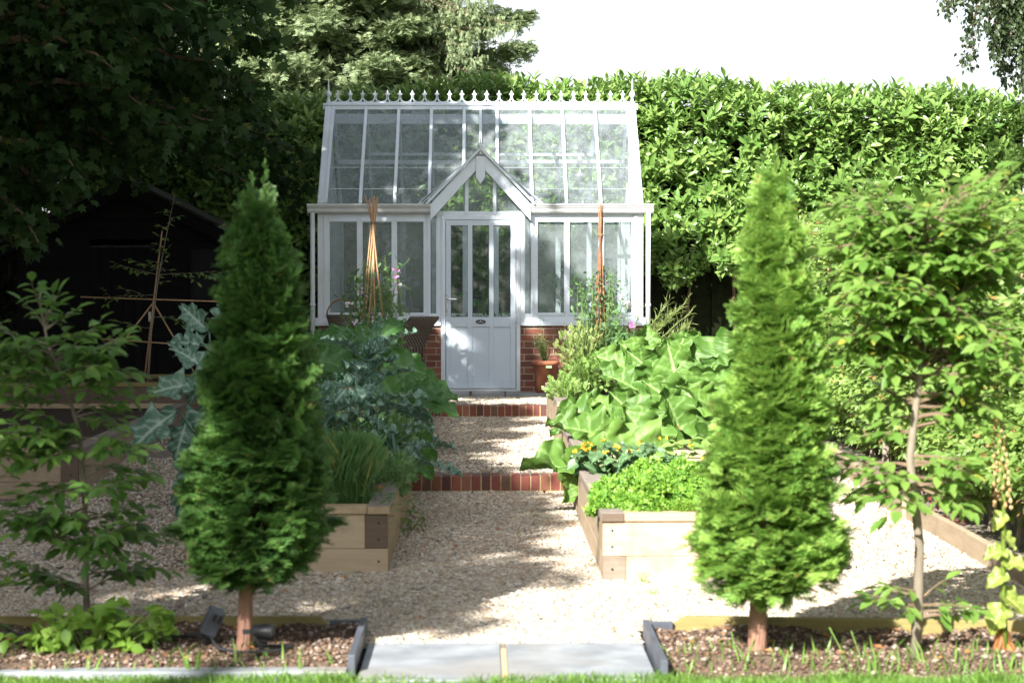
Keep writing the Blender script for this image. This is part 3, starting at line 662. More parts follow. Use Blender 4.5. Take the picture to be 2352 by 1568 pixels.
# ridge cresting with fleur-de-lis spikes
cr = part(MB().box(-1.80, 1.80, GY + HD - .006, GY + HD + .006, ZR + .03, ZR + .052), 'ridge_cresting', 'paint')
def fleur():
    m = MB(); y0, y1 = -.0055, .0055
    m.prism([(0, .098), (.010, .113), (.009, .128), (0, .152), (-.009, .128), (-.010, .113)], y0, y1)
    for s in (-1, 1):
        c = [(s * .002, .098), (s * .010, .112), (s * .020, .113), (s * .027, .104), (s * .026, .092), (s * .019, .093), (s * .017, .101), (s * .010, .098), (s * .005, .090)]
        m.prism(c if s < 0 else list(reversed(c)), y0, y1)
        pts = [(s * .002, .088), (s * .012, .075), (s * .002, .060)]
        for (ax, az), (bx, bz) in zip(pts, pts[1:]): m.beam((ax, 0, az), (bx, 0, bz), .009, .007, (1, 0, 0))
        arc = [(s * .0745 - s * .066 * math.cos(t) , .006 + .058 * (1 - math.sin(t))) for t in np.linspace(0.05, math.pi / 2, 7)]
        for (ax, az), (bx, bz) in zip(arc, arc[1:]): m.beam((ax, 0, az), (bx, 0, bz), .010, .011, (0, 1, 0))
        m.beam((s * .004, 0, .045), (s * .03, 0, .003), .009, .009, (0, 1, 0))
    m.box(-.018, .018, y0 + .001, y1 - .001, .087, .093); return m
f0 = fleur().build('fleur_spike', M['paint'], cr)
for i in range(24):
    o = f0 if i == 0 else f0.copy()
    if i: COL.objects.link(o); o.parent = cr
    o.location = (-1.7215 + i * .14965, GY + HD, ZR + .045)
for s in (-1, 1):
    part(MB().box(s * 1.835 - .028, s * 1.835 + .028, GY + HD - .028, GY + HD + .028, ZR + .025, ZR + .06).lathe((s * 1.835, GY + HD, ZR + .055), [(.022, 0), (.017, .03), (.014, .055), (.033, .07), (.037, .09), (.032, .11), (.014, .128), (.01, .17), (.005, .26), (0, .29)], 14), 'ridge_finial', 'paint', smooth=True)
# ------ inside the greenhouse
t = thing('potting_bench', 'grey slatted staging bench along the back inside the greenhouse', 'bench', (0, BY - .4, FL))
m = MB()
for y in np.linspace(BY - .62, BY - .16, 6): m.box(-1.7, 1.7, y - .03, y + .03, 1.02, 1.045)
m.build('bench_top', M['gutter'], t)
for x in (-1.6, -.55, .55, 1.6): MB().box(x - .02, x + .02, BY - .62, BY - .58, FL - .02, 1.02).build('leg', M['gutter'], t)
t = thing('wall_shelf', 'white shelf fixed high on the right end wall inside the greenhouse', 'shelf', (1.6, GY + .6, 1.9))
MB().box(1.40, 1.79, GY + .14, GY + .9, 1.86, 1.90).build('shelf_board', M['white'], t); MB().box(1.40, 1.43, GY + .14, GY + .9, 1.80, 1.86).box(1.77, 1.79, GY + .14, GY + .16, 1.3, 1.86).build('bracket', M['white'], t)
def pot(c, r, h, name, lab, grp=None, mat='terracotta'):
    t = thing(name, lab, 'pot', c, grp)
    MB().lathe(c, [(0, 0.001), (r * .72, 0), (r * .95, h * .86), (r * 1.06, h * .87), (r * 1.06, h), (r * .94, h), (r * .90, h * .9), (0, h * .88)], 28).build('pot_body', M[mat], t, True)
    MB().lathe(c, [(0, h * .905), (r * .9, h * .90)], 20).build('potting_soil', M['soil'], t); return t
pot((-.88, GY + .45, 1.0), .15, .27, 'terracotta_pot', 'terracotta pot with an orange stake behind the misted glass left of the door')
tag(MB().box(-1.2, -.62, GY + .2, GY + .75, .96, .999).box(-1.18, -1.14, GY + .22, GY + .26, FL, .96).box(-.68, -.64, GY + .22, GY + .26, FL, .96).box(-1.18, -1.14, GY + .7, GY + .74, FL, .96).box(-.68, -.64, GY + .7, GY + .74, FL, .96).build('plant_stand', M['timber']), 'small wooden stand under the pot inside the greenhouse', 'stand')
tag(MB().beam((-.74, GY + .25, 1.0), (-.86, GY + .3, 1.62), .014, .014).build('garden_stake', M['cane']), 'leaning pale stake inside the left window of the greenhouse', 'stake')
def inplant(c, h, r, n, lab, mat='squash', tm=None):
    t = thing('indoor_plant', lab, 'plant', c); c = np.array(c)
    st_ = MB(); lb = LB()
    for k in range(max(3, n // 14)):
        a = rng.uniform(0, 6.28); tip = c + [r * math.cos(a) * .6, r * math.sin(a) * .4, h * rng.uniform(.6, 1)]
        st_.tube([c, (c + tip) / 2 + [0, 0, h * .08], tip], [.006, .005, .003], 5)
    p = c + unit(n) * [r, r * .6, h * .42] + [0, 0, h * .55]
    lb.put(tm or OV, p, unit(n) * .8 + [0, 0, -.2], unit(n) * .5 + [0, -.3, 1], rng.uniform(.07, .15, n))
    st_.build('stem', M['greenstem'], t); lb.build('foliage', M[mat], t); return t
inplant((-.25, BY - .8, FL), 1.15, .5, 90, 'leafy green plant seen through the left pane of the greenhouse door')
inplant((.3, BY - .7, FL), .95, .4, 80, 'leafy green plant seen through the right pane of the greenhouse door', 'pea')
inplant((-1.25, BY - .4, 1.04), .8, .4, 80, 'dark leafy plant on the bench behind the left misted windows')
inplant((1.1, BY - .4, 1.04), .7, .45, 80, 'dark leafy plant on the bench behind the right misted windows')
tag(MB().lathe((1.18, GY + .8, 2.84), [(0, 0), (.11, 0), (.03, .02), (.012, .06), (.01, .12), (.035, .16), (.04, .2), (.02, .24), (0, .25)], 12).build('roof_fan', M['chrome'], smooth=True), 'small silver ornament on a stem behind the right roof glass', 'ornament')
# ------------------------------------------------------------ raised beds
M['greyblock'] = woodmat('weathered grey brown block', (.21, .165, .125), (.29, .235, .185), 'X', knots=False)
def raised_bed(x0, x1, y0, y1, zg, zt, lab, front='timber', side='timberY', darkend=0, cap='capX', rows=2, grp='timber raised vegetable beds'):
    t = thing('raised_bed', lab, 'raised bed', ((x0 + x1) / 2, y0, zg), grp); ct = .045; h = (zt - ct - zg)
    hs = [h * .58, h * .42] if rows == 2 else [h]
    z = zt - ct; T = .048
    for r, hh in enumerate(hs):
        zb = z - hh + (.0 if r < len(hs) - 1 else -.06)
        m = MB()
        if darkend and r == (0 if darkend in (1, 3) else 1):
            e = .125; xd0, xd1 = (x1 - e, x1) if darkend == 1 else (x0, x0 + e)
            MB().box(xd0, xd1, y0 + .001, y0 + T, zb, z - .002).build('front_board', M['darktimber' if darkend == 1 else 'greyblock'], t, bevel=.003)
            if darkend == 1: m.box(x0, xd0 - .001, y0, y0 + T, zb, z - .002)
            else: m.box(xd1 + .001, x1, y0, y0 + T, zb, z - .002)
        else: m.box(x0, x1, y0, y0 + T, zb, z - .002)
        m.build('front_board', M[front], t, bevel=.003)
        MB().box(x0 + .001, x1 - .001, y1 - T, y1, zb, z - .002).build('back_board', M[front], t, bevel=.003)
        for xa, xb in ((x0, x0 + T), (x1 - T, x1)):
            ya = y0 + T + .001; seg = [ya, ya + (y1 - ya) * (.55 if r else .42), y1 - T - .001]
            for a, b in zip(seg, seg[1:]): MB().box(xa, xb, a, b - .002, zb, z - .002).build('side_board', M[side], t, bevel=.003)
        z -= hh
    c = .012; wd = .125
    for xa, xb in ((x0 - c, x0 - c + wd), (x1 + c - wd, x1 + c)): MB().box(xa, xb, y0 - c + .001, y1 + c, zt - ct, zt).build('cap_board', M['capY'], t, bevel=.004)
    MB().box(x0 - c + wd + .002, x1 + c - wd - .002, y0 - c, y0 - c + wd, zt - ct, zt - .001).build('cap_board', M[cap], t, bevel=.004)
    MB().box(x0 - c + wd + .002, x1 + c - wd - .002, y1 + c - wd, y1 + c, zt - ct, zt - .001).build('cap_board', M[cap], t, bevel=.004)
    for xa in (x0 - c, x1 + c - wd): MB().box(xa + .002, xa + wd - .002, y0 - c - .003, y0 - c + .002, zt - ct + .001, zt - .002).build('cap_end', M['darktimber'] if darkend == 2 else M['capX'], t)
    sm_ = MB()
    for z_ in (zt - ct - .05, zt - ct - h * .58 + .05, zt - ct - h * .8):
        for x_ in (x0 + .05, x1 - .05): sm_.tube([(x_, y0 - .0015, z_), (x_, y0 + .002, z_)], .007, 10)
    sm_.build('screw_heads', M['black'], t)
    gx = np.linspace(x0 + T, x1 - T, 24); gy = np.linspace(y0 + T, y1 - T, 40); Xg, Yg = np.meshgrid(gx, gy)
    Zg = zt - .075 + .035 * VN(Xg * 1 + 30, Yg, .15)
    npmesh('bed_soil', np.stack([Xg.ravel(), Yg.ravel(), Zg.ravel()], 1), grid(24, 40), M['soil'], t); return t
raised_bed(.655, 1.84, 10.62, 13.42, 0, .368, 'new pale timber raised bed planted with curly parsley, nearest on the right of the path', darkend=2)
raised_bed(.66, 2.05, 13.5, 17.1, .0, .45, 'timber raised bed full of rhubarb, middle one on the right of the path')
raised_bed(.67, 2.05, 17.2, 20.3, .14, .56, 'timber raised bed under the right sweet pea wigwam, nearest the greenhouse')
raised_bed(-1.62, -.512, 10.93, 14.6, 0, .373, 'timber raised bed with chives at its front corner, left of the path', darkend=1)
raised_bed(-1.95, -.52, 16.2, 18.6, .13, .575, 'timber raised bed under the squash leaves, middle one on the left of the path')
raised_bed(-1.95, -.53, 18.75, 20.4, .16, .66, 'timber raised bed near the wicker chair, farthest on the left of the path')
raised_bed(-4.9, -2.93, 14.5, 19.8, .0, .385, 'empty timber raised bed with bare dark soil at the left edge', front='timberY', darkend=1)
raised_bed(-5.4, -2.9, 20.6, 22.4, .18, .55, 'low timber raised bed under the cane trained apple tree before the shed', front='darktimber', side='darktimber', cap='greentimber')
tag(MB().lathe((-.60, 11.7, .374), [(0, 0), (.022, 0), (.024, .012), (.022, .03), (0, .032)], 12).build('cork', pmat('cork', (.45, .20, .11), (.35, .15, .08), 60, .9, .3)), 'small reddish brown cork lying on the corner cap of the left bed', 'cork')
# ------------------------------------------------------------ shed
SYY = 24.4; sx = float(at(291, 430, SYY).x); sz = float(at(291, 432, SYY).z); shw = 1.42; she = sz - shw * .49
sh = thing('garden_shed', 'dark timber shed with gabled felt roof under the trees on the left', 'shed', (sx, SYY, .3))
m = MB(); z = .3; wi = (sx + .78, sx + 1.28); dz0, dz1 = .35, 2.0; dxa, dxb = sx - .45, sx + .35
while z < sz - .1:
    hwid = shw - .08 if z < she else max(.05, (sz - .1 - z) / .49)
    xa, xb = sx - hwid, sx + hwid
    segs = [(xa, xb)]
    if z < dz1: segs = [(xa, dxa), (dxb, xb)]
    if 1.35 < z + .06 and z < 1.98: segs = [(a, b) for a, b in ([(xa, dxa)] if z < dz1 else []) + [(dxb if z < dz1 else xa, wi[0]), (wi[1], xb)]]
    for a, b in segs:
        if b > a: m.add([(a, SYY, z), (b, SYY, z), (b, SYY - .016, z), (a, SYY - .016, z), (a, SYY + .0, z + .118), (b, SYY + .0, z + .118), (b, SYY + .02, z + .118), (a, SYY + .02, z + .118)], [(3, 2, 5, 4), (0, 1, 2, 3), (0, 3, 4, 7), (1, 6, 5, 2)])
    z += .12
m.box(sx - shw + .08, sx - shw + .1, SYY + .02, SYY + 2.2, .3, she).box(sx + shw - .1, sx + shw - .08, SYY + .02, SYY + 2.2, .3, she)
part(m, 'cladding', 'shedwood', parent=sh)
part(MB().box(sx - shw + .1, sx + shw - .1, SYY + .03, SYY + .05, .3, she), 'inner_wall', 'black', parent=sh)
for s in (-1, 1):
    part(MB().beam((sx + s * .02, SYY - .11, sz + .0), (sx + s * (shw + .12), SYY - .11, she - .07), .025, .15, (s * .44, 0, .9)), 'bargeboard', 'shedwood', parent=sh)
    p0 = Vector((sx, SYY - .12, sz + .10)); p1 = Vector((sx + s * (shw + .16), SYY - .12, she - .0)); m = MB()
    m.add([p0, p1, p1 + Vector((0, 2.5, 0)), p0 + Vector((0, 2.5, 0)), p0 + Vector((0, 0, .03)), p1 + Vector((0, 0, .03)), p1 + Vector((0, 2.5, .03)), p0 + Vector((0, 2.5, .03))], [(0, 1, 2, 3), (4, 5, 6, 7), (0, 1, 5, 4), (1, 2, 6, 5)])
    part(m, 'roof', 'shedfelt', parent=sh)
part(MB().prism([(sx - .05, sz - .14), (sx + .05, sz - .14), (sx + .055, sz + .05), (sx, sz + .16), (sx - .055, sz + .05)], SYY - .14, SYY - .124), 'gable_finial', 'shedwood', parent=sh)
wf = part(MB().box(wi[0] - .04, wi[1] + .04, SYY - .03, SYY, 1.98, 2.02).box(wi[0] - .04, wi[1] + .04, SYY - .04, SYY, 1.33, 1.37).box(wi[0] - .04, wi[0], SYY - .03, SYY, 1.37, 1.98).box(wi[1], wi[1] + .04, SYY - .03, SYY, 1.37, 1.98), 'window', 'shedwood', parent=sh)
MB().box(wi[0], wi[1], SYY - .004, SYY, 1.37, 1.98).build('pane', pmat('dark window glass', (.003, .003, .004), (.005, .005, .006), 3, .7, 0), wf)
d = MB()
for i in range(6): a = dxa + i * (dxb - dxa) / 6; d.box(a + .004, a + (dxb - dxa) / 6 - .004, SYY - .012, SYY + .02, dz0, dz1)
dd = part(d, 'door', 'shedwood', parent=sh); MB().box(dxb - .09, dxb - .06, SYY - .03, SYY - .012, 1.1, 1.22).build('latch', M['chrome'], dd)
# ------------------------------------------------------------ wicker chair
ch = thing('wicker_chair', 'brown woven wicker chair with tall curved back left of the greenhouse door', 'chair', (-.85, 22.35, FL))
def curved(p0, ex, w0, pts, thick):
    """panel: row of edge points swept along unit vector ex by width"""
    V = []; F = []; n = len(pts)
    for i, (p, wd) in enumerate(pts):
        for u in np.linspace(-.5, .5, 7): q = Vector(p) + ex * (u * wd); V.append(q)
    for i in range(n - 1):
        for j in range(6): a = i * 7 + j; F.append((a, a + 1, a + 8, a + 7))
    return V, F
ex = Vector((.93, .36, 0)).normalized(); fw_ = Vector((-.36, .93, 0)).normalized()   # chair faces away and to the left
cx = Vector((-.78, 22.38, FL))
pts = [(cx + Vector((-.04, 0, .40)) - fw_ * .0, .36), (cx + Vector((-.02, 0, .52)) + fw_ * .01, .37), (cx + Vector((.02, 0, .64)) - fw_ * .01, .36), (cx + Vector((.07, 0, .76)) - fw_ * .05, .35), (cx + Vector((.12, 0, .85)) - fw_ * .11, .34)]
V, F = curved(None, ex, 0, pts, 0); m = MB().add(V, F); o = m.build('backrest', M['wicker'], ch, True); so = o.modifiers.new('thick', 'SOLIDIFY'); so.thickness = .03
pts = [(cx + Vector((-.04, 0, .40)), .40), (cx + Vector((-.04, 0, .41)) + fw_ * .2, .41), (cx + Vector((-.04, 0, .40)) + fw_ * .4, .42), (cx + Vector((-.04, 0, .34)) + fw_ * .44, .42)]
V, F = curved(None, ex, 0, pts, 0); o = MB().add(V, F).build('seat', M['wicker'], ch, True); so = o.modifiers.new('thick', 'SOLIDIFY'); so.thickness = .05
for u, f in ((.19, 0), (-.19, 0), (.19, .4), (-.19, .4)):
    b = cx + Vector((-.04, 0, .38)) + ex * u + fw_ * f; MB().tube([b, b + Vector((.02, 0, -.16)), b + Vector((.035, 0, -.38)) + ex * .02], [.022, .020, .018], 8).build('leg', M['wicker'], ch, True)
# ------------------------------------------------------------ basket on the left sill side
bk = thing('trug_basket', 'dark brown woven basket with a hoop handle beside the left corner of the greenhouse', 'basket', (-1.58, 22.6, 1.0))
MB().lathe((-1.56, 22.55, 1.0), [(0, 0), (.10, .0), (.16, .10), (.19, .21), (.175, .21), (.15, .1), (.09, .02), (0, .02)], 24).build('bowl', M['wicker'], bk, True)
MB().tube([(-1.56 + .18 * math.cos(a), 22.55, 1.2 + .19 * math.sin(a)) for a in np.linspace(0, math.pi, 12)], .009, 8).build('hoop_handle', M['hazel'], bk, True)
tb = thing('garden_table', 'small round wooden table holding the dark basket by the greenhouse', 'table', (-1.5, 22.5, .33))
MB().lathe((-1.52, 22.5, .96), [(0, 0), (.33, 0), (.335, .015), (.33, .036), (0, .038)], 32).build('table_top', M['timber'], tb)
for a in range(3): c_, s_ = math.cos(a * 2.1 + .4), math.sin(a * 2.1 + .4); MB().beam((-1.52 + .2 * c_, 22.5 + .2 * s_, .33), (-1.52 + .1 * c_, 22.5 + .1 * s_, .96), .035, .035).build('leg', M['timber'], tb)
# ------------------------------------------------------------ garden lamp, transformer box and cable on the left soil bed
lp = thing('garden_spotlight', 'small black spotlight on a spike right of the left yew trunk', 'spotlight', (-1.0, 8.42, 0))
c = Vector((-.925, 8.42, .125)); MB().tube([c + Vector((-.05, 0, .004)), c + Vector((-.035, 0, .004)), c, c + Vector((.045, -.01, 0)), c + Vector((.05, -.01, 0))], [.012, .026, .034, .036, .03], 16).build('lamp_head', M['black'], lp, True)
MB().beam(c + Vector((-.03, 0, -.02)), (-.90, 8.4, .0), .012, .012).build('spike', M['black'], lp); MB().beam(c + Vector((-.085, 0, .0)), c + Vector((-.03, 0, 0)), .02, .018).build('bracket', M['black'], lp)
bx = thing('socket_box', 'dark grey outdoor socket box leaning on a stake left of the left yew trunk', 'socket box', (-1.16, 8.7, 0))
o = MB().box(-.035, .035, -.03, .03, -.06, .06).build('box_body', M['stone2'], bevel=.006); o.location = (-1.165, 8.62, .135); o.rotation_euler = (R(12), R(22), R(18)); o.parent = bx; o.matrix_parent_inverse = Matrix.Translation(bx.location).inverted()
o2 = MB().box(-.012, .0, -.034, -.03, .01, .045).box(.012, .024, -.034, -.03, .01, .045).build('socket_cover', M['black']); o2.parent = o
MB().beam((-1.20, 8.62, .0), (-1.19, 8.63, .1), .02, .02).build('stake', M['black'], bx)
tag(MB().tube([(-2.6, 8.75, .09), (-1.9, 8.7, .065), (-1.45, 8.66, .06), (-1.22, 8.63, .075), (-1.17, 8.6, .07), (-1.12, 8.45, .05), (-1.02, 8.38, .045), (-.86, 8.36, .055), (-.80, 8.42, .06), (-.85, 8.5, .05), (-.95, 8.45, .06), (-.95, 8.42, .1)], .007, 8).build('cable', M['black'], smooth=True), 'black cable running over the left soil bed between socket box and spotlight', 'cable')
# terracotta pot by the door
pt = pot((.735, 22.56, FL), .148, .365, 'terracotta_pot', 'large terracotta pot with a thin green shrub right of the greenhouse door')
MB().box(.735, .80, 22.56 - .1495, 22.56 - .142, .615, .64).build('plant_label', pmat('green label', (.25, .5, .2), (.3, .55, .25), 20, .5, 0), pt)
# ------------------------------------------------------------ foliage builders
def sprig(nn=12, ln=.30, wd=.055, spread=1.0, seed=0):
    g = np.random.default_rng(seed); V = []; F = []
    def quad(a, b, w_, up):
        d = b - a; d /= np.linalg.norm(d); s = np.cross(d, up); s /= np.linalg.norm(s); k = len(V)
        V.extend([a - s * w_ * .5, a + s * w_ * .5, b + s * w_ * .2, b - s * w_ * .2]); F.append((k, k + 1, k + 2, k + 3))
    up = np.array([0, 0, 1.])
    def ax(t): return np.array([0, t, .08 * t - .14 * t * t])
    quad(ax(0), ax(1), .03, up)
    for i in range(nn):
        t = .06 + .92 * i / nn; L = ln * (.55 + .45 * math.sin(math.pi * min(1, t * .9 + .15)))
        for s in (-1, 1):
            a = ax(t); b = a + np.array([s * L * .85 * spread, L * .55, .05 * g.normal() + .02]); quad(a, b, wd, up + g.normal(size=3) * .25)
    return np.array(V), np.array(F)
SPR = [sprig(12, .30, .06, 1, i) for i in range(2)]
def fan(seed):                       # three sprigs joined: a yew shoot
    g = np.random.default_rng(seed); P = [(SPR[0], (0, 0, 0), (0, 1, 0), (0, 0, 1), 1)]
    for k, (t, s) in enumerate(((.15, -1), (.25, 1), (.45, -1), (.55, 1))):
        P.append((SPR[k % 2], (0, t, .02), (s * .75, .7, g.normal() * .2), (g.normal() * .2, 0, 1), .62 - .3 * t))
    return compound(P)
FAN = [fan(i) for i in range(3)]
CFS = [sprig(5, .42, .16, 1, 20 + i) for i in range(3)]
def yew(base, prof, tr, label, mat, n, leaders, seed):
    g = np.random.default_rng(seed)
    t = thing('yew_tree', label, 'tree', base, 'pair of clipped yew cones')
    zs = np.array([p[0] for p in prof]); cx = np.array([p[1] for p in prof]); rr = np.array([p[2] for p in prof]); by = base[1]
    zt = zs[-1]
    tk = MB(); pts = [(base[0], by, -.03), (base[0] + .008, by, .08), (cx[0] * .5 + base[0] * .5, by, zs[0]), (cx[1], by, .6), (cx[-2], by, zt * .75), (cx[-1], by, zt)]
    tk.tube(pts, [tr * 1.25, tr, tr * .9, tr * .6, tr * .3, .004], 12)
    for k in range(14): tk.tube([(base[0] + .006 + tr * .8 * math.cos(k * .449), by + tr * .8 * math.sin(k * .449), -.02), (base[0] + .01 + tr * .75 * math.cos(k * .449 + .3), by + tr * .75 * math.sin(k * .449 + .3), zs[0] * .6), (cx[0] * .5 + base[0] * .5 + tr * .6 * math.cos(k * .449 + .5), by + tr * .6 * math.sin(k * .449 + .5), zs[0] + .05)], [tr * .3, tr * .24, tr * .18], 6)
    tk.build('trunk', M['yewbark'], t, True)
    br = MB()
    for k in range(120):
        z = g.uniform(zs[0] - .02, zt * .9); r = np.interp(z, zs, rr) * g.uniform(.5, .85); a = g.uniform(0, 6.28); c = np.interp(z, zs, cx)
        br.tube([(c * .6 + base[0] * .4, by, z - .12), (c + r * .6 * math.cos(a), by + r * .6 * math.sin(a), z - .02), (c + r * math.cos(a), by + r * math.sin(a), z + .06)], [.006, .004, .002], 4)
    br.build('branches', M['twig'], t)
    lb = LB()
    # clumps, so the surface shows light heads and dark gaps
    nc = int(n / 13); w_ = np.interp(np.linspace(zs[0], zt, 200), zs, rr) + .02; cz = g.choice(np.linspace(zs[0], zt, 200), nc, p=w_ / w_.sum())
    ca = g.uniform(0, 2 * math.pi, nc)
    P = []; D = []; S = []
    for z, a in zip(cz, ca):
        r0 = np.interp(z, zs, rr); c = np.interp(z, zs, cx); k = 9; rj = r0 * (1.0 - abs(g.normal() * .19)) - .012
        if g.random() < .2: rj += .045
        for _ in range(k):
            aa = a + g.normal() * .035 / max(.04, r0); zz = z + g.normal() * .022; ri = max(.01, rj - g.random() * .03)
            P.append((c + ri * math.cos(aa), by + ri * math.sin(aa), zz))
            up = np.interp(zz, [zs[0], zt], [.0, .95]); D.append((math.cos(aa) + g.normal() * .35, math.sin(aa) + g.normal() * .35, up + g.normal() * .3)); S.append(g.uniform(.055, .115))
    P = np.array(P); D = np.array(D); S = np.array(S)
    nr = np.tile([0, 0, 1.], (len(P), 1)) + D * .6 * [1, 1, 0] + g.normal(size=(len(P), 3)) * .35
    for i in range(3): k = np.arange(len(P)) % 3 == i; lb.put(FAN[i], P[k], D[k], nr[k], S[k])
    # inner fill
    m = n // 3; z = g.uniform(zs[0] + .03, zt * .95, m); r = np.interp(z, zs, rr) * np.sqrt(g.random(m)) * .75; a = g.uniform(0, 6.28, m); c = np.interp(z, zs, cx)
    lb.put(FAN[0], np.stack([c + r * np.cos(a), by + r * np.sin(a), z], 1), np.stack([np.cos(a), np.sin(a), .4 + 0 * a], 1), g.normal(size=(m, 3)) + [0, 0, 1], g.uniform(.06, .10, m))
    for (x, y, z0, z1, w0) in leaders:
        m = 26; tt = np.linspace(0, 1, m); aa = g.uniform(0, 6.28, m)
        lb.put(SPR[0], np.stack([x + 0 * tt, y + 0 * tt, z0 + (z1 - z0) * tt], 1), np.stack([np.cos(aa) * .6, np.sin(aa) * .6, .9 + 0 * aa], 1), unit(m), w0 * (1 - .5 * tt))
    lb.build('crown', M[mat], t); return t
def X_(x, Y): return float(at(x, 700, Y).x)
def Z_(y, Y): return float(at(1104, y, Y).z)
YL = 8.55; YR = 8.35
def yprof(Y, rows, k=.055):          # rows: photo height, centre x, half width
    return [(Z_(y, Y), X_(x, Y), max(.008, h / FPX * Y - k)) for y, x, h in rows]
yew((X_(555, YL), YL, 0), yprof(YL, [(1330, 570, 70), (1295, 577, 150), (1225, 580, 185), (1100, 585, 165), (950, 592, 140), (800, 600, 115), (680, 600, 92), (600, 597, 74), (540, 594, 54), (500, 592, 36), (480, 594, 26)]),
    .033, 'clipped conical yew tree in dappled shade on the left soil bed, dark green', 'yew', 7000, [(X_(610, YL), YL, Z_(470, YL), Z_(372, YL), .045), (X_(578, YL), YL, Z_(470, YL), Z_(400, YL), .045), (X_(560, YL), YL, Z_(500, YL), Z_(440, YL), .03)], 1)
yew((X_(1738, YR), YR, 0), yprof(YR, [(1375, 1752, 70), (1340, 1762, 150), (1280, 1768, 182), (1150, 1770, 160), (1000, 1773, 132), (850, 1782, 112), (700, 1785, 90), (580, 1777, 72), (510, 1772, 56), (460, 1772, 42), (440, 1778, 28)]),
    .040, 'clipped conical yew tree in full sun on the right soil bed, bright green', 'yew2', 7000, [(X_(1778, YR), YR, Z_(420, YR), Z_(340, YR), .045), (X_(1800, YR), YR, Z_(420, YR), Z_(370, YR), .035)], 2)
# ------------------------------------------------------------ laurel hedge
def shoot(n, tm, ln, seed, spread=.8):
    g = np.random.default_rng(seed); P = []
    for i in range(n):
        a = i * 2.4 + g.normal() * .3; t = i / n; u = (.35 + .65 * t); c, s = math.cos(a) * spread * (1.15 - .6 * t), math.sin(a) * spread * (1.15 - .6 * t)
        P.append((tm, (0, t * ln, 0), (c, u, s), (-c * .6, 1, -s * .6), g.uniform(.8, 1.15)))
    return compound(P)
LS = [shoot(9, LAU, 1.25, i) for i in range(4)]
def put_multi(lb, tms, P, D, N, S):
    k = len(tms)
    for i in range(k): sl = slice(i, None, k); lb.put(tms[i], P[sl], D[sl], N[sl], S[sl])
hd = thing('laurel_hedge', 'tall glossy laurel hedge across the back behind the greenhouse', 'hedge', (0, 27, .3))
lb = LB()
def hedge_top(X): return 4.12 - .10 + .28 * (VN(X + 30, X * 0 + 3, 1.3) - .5) - .10 * np.clip(-X, 0, 3) * .6 + .03 * np.clip(X - 1, -1, 2) - .09 * np.clip(X - 3, 0, 4)
def hedge_face(X, Z): return 26.25 + .45 * (VN(X + 50, Z, .8) - .5) + .25 * (VN(X + 9, Z + 7, .35) - .5) + np.clip(1.7 - Z, 0, 2) * .55
n = 6400; X = rng.uniform(-5.4, 7.4, n); Z = rng.uniform(.35, 1, n) ** .75; H = hedge_top(X); Z = .6 + (H - .6) * rng.random(n)
keep = ~((np.abs(X) < 1.7) & (Z < 1.3)) & ~((X > 1.8) & (X < 4.2) & (Z < 1.55 + .35 * (VN(X + 5, X, .3) - .5))); X = X[keep]; Z = Z[keep]; n = len(X)
Y = hedge_face(X, Z) + rng.uniform(0, .30, n) + np.clip((Z - H[keep] + .25), 0, 1) * .6
D = unit(n) * .55 + np.stack([0 * X, -.65 + 0 * X, .55 + .5 * (Z > 3.4)], 1)
put_multi(lb, LS, np.stack([X, Y, Z], 1), D, unit(n), rng.uniform(.10, .19, n))
n = 1500; X = rng.uniform(-5.4, 7.4, n); H = hedge_top(X)      # upright shoots on the top
D = unit(n) * .35 + [0, -.15, 1]
put_multi(lb, LS, np.stack([X, 26.4 + rng.random(n) * 1.1, H + rng.uniform(-.14, .12, n)], 1), D, unit(n), rng.uniform(.11, .18, n))
lb.build('foliage', M['laurel'], hd)
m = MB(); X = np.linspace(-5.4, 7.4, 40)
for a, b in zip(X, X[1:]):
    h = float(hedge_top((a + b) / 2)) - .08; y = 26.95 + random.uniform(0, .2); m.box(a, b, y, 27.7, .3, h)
m.build('dark_core', pmat('hedge interior', (.012, .016, .008), (.022, .03, .012), 12, 1, .5, spec=.1), hd)  # plain dark boxes: shaded interior put into the colour, sky kept out
m = MB()
for k in range(60):
    x = random.uniform(-5, 7.2); m.tube([(x, 26.9, .2), (x + random.uniform(-.2, .2), 26.7, 1.2), (x + random.uniform(-.4, .4), 26.5, 2.6)], [.03, .022, .012], 6)
m.build('stems', M['twig'], hd)
# ------------------------------------------------------------ hornbeam hedge on the right
def spray(tm, n, ln, seed, droop=.15):
    g = np.random.default_rng(seed); P = []
    for i in range(n):
        t = (i + .5) / n; s = -1 if i % 2 else 1
        P.append((tm, (0, t * ln, -droop * t * t * ln), (s * .85, .55, g.normal() * .25 - .15), (g.normal() * .25, g.normal() * .2, 1), g.uniform(.8, 1.15)))
    P.append((tm, (0, ln, -droop * ln), (0, 1, -.2), (0, 0, 1), 1)); return compound(P)
HS = [spray(OVS, 8, 3.6, i) for i in range(4)]
hh = thing('hornbeam_hedge', 'leafy green hornbeam hedge with scattered brown leaves along the right side', 'hedge', (3.5, 14, 0))
lb = LB(); n = 13000; Y = rng.uniform(8.7, 19.4, n); Ht = 1.74 + .30 * (VN(Y, Y * 0, 1.1) - .5) + .012 * Y; Z = .17 + (Ht - .17) * rng.random(n) ** .9
Fx = 3.12 + .35 * (VN(Y + 20, Z, .6) - .5) + .2 * (VN(Y, Z + 5, .25) - .5) + .25 * (Z < .5)
P = np.stack([Fx + rng.uniform(0, .2, n), Y, Z + gz(Fx, Y)], 1); D = unit(n) * .6 + [-.75, -.35, .12]; N = unit(n) * .5 + [-.2, -.3, 1]
put_multi(lb, HS, P, D, N, rng.uniform(.046, .068, n))
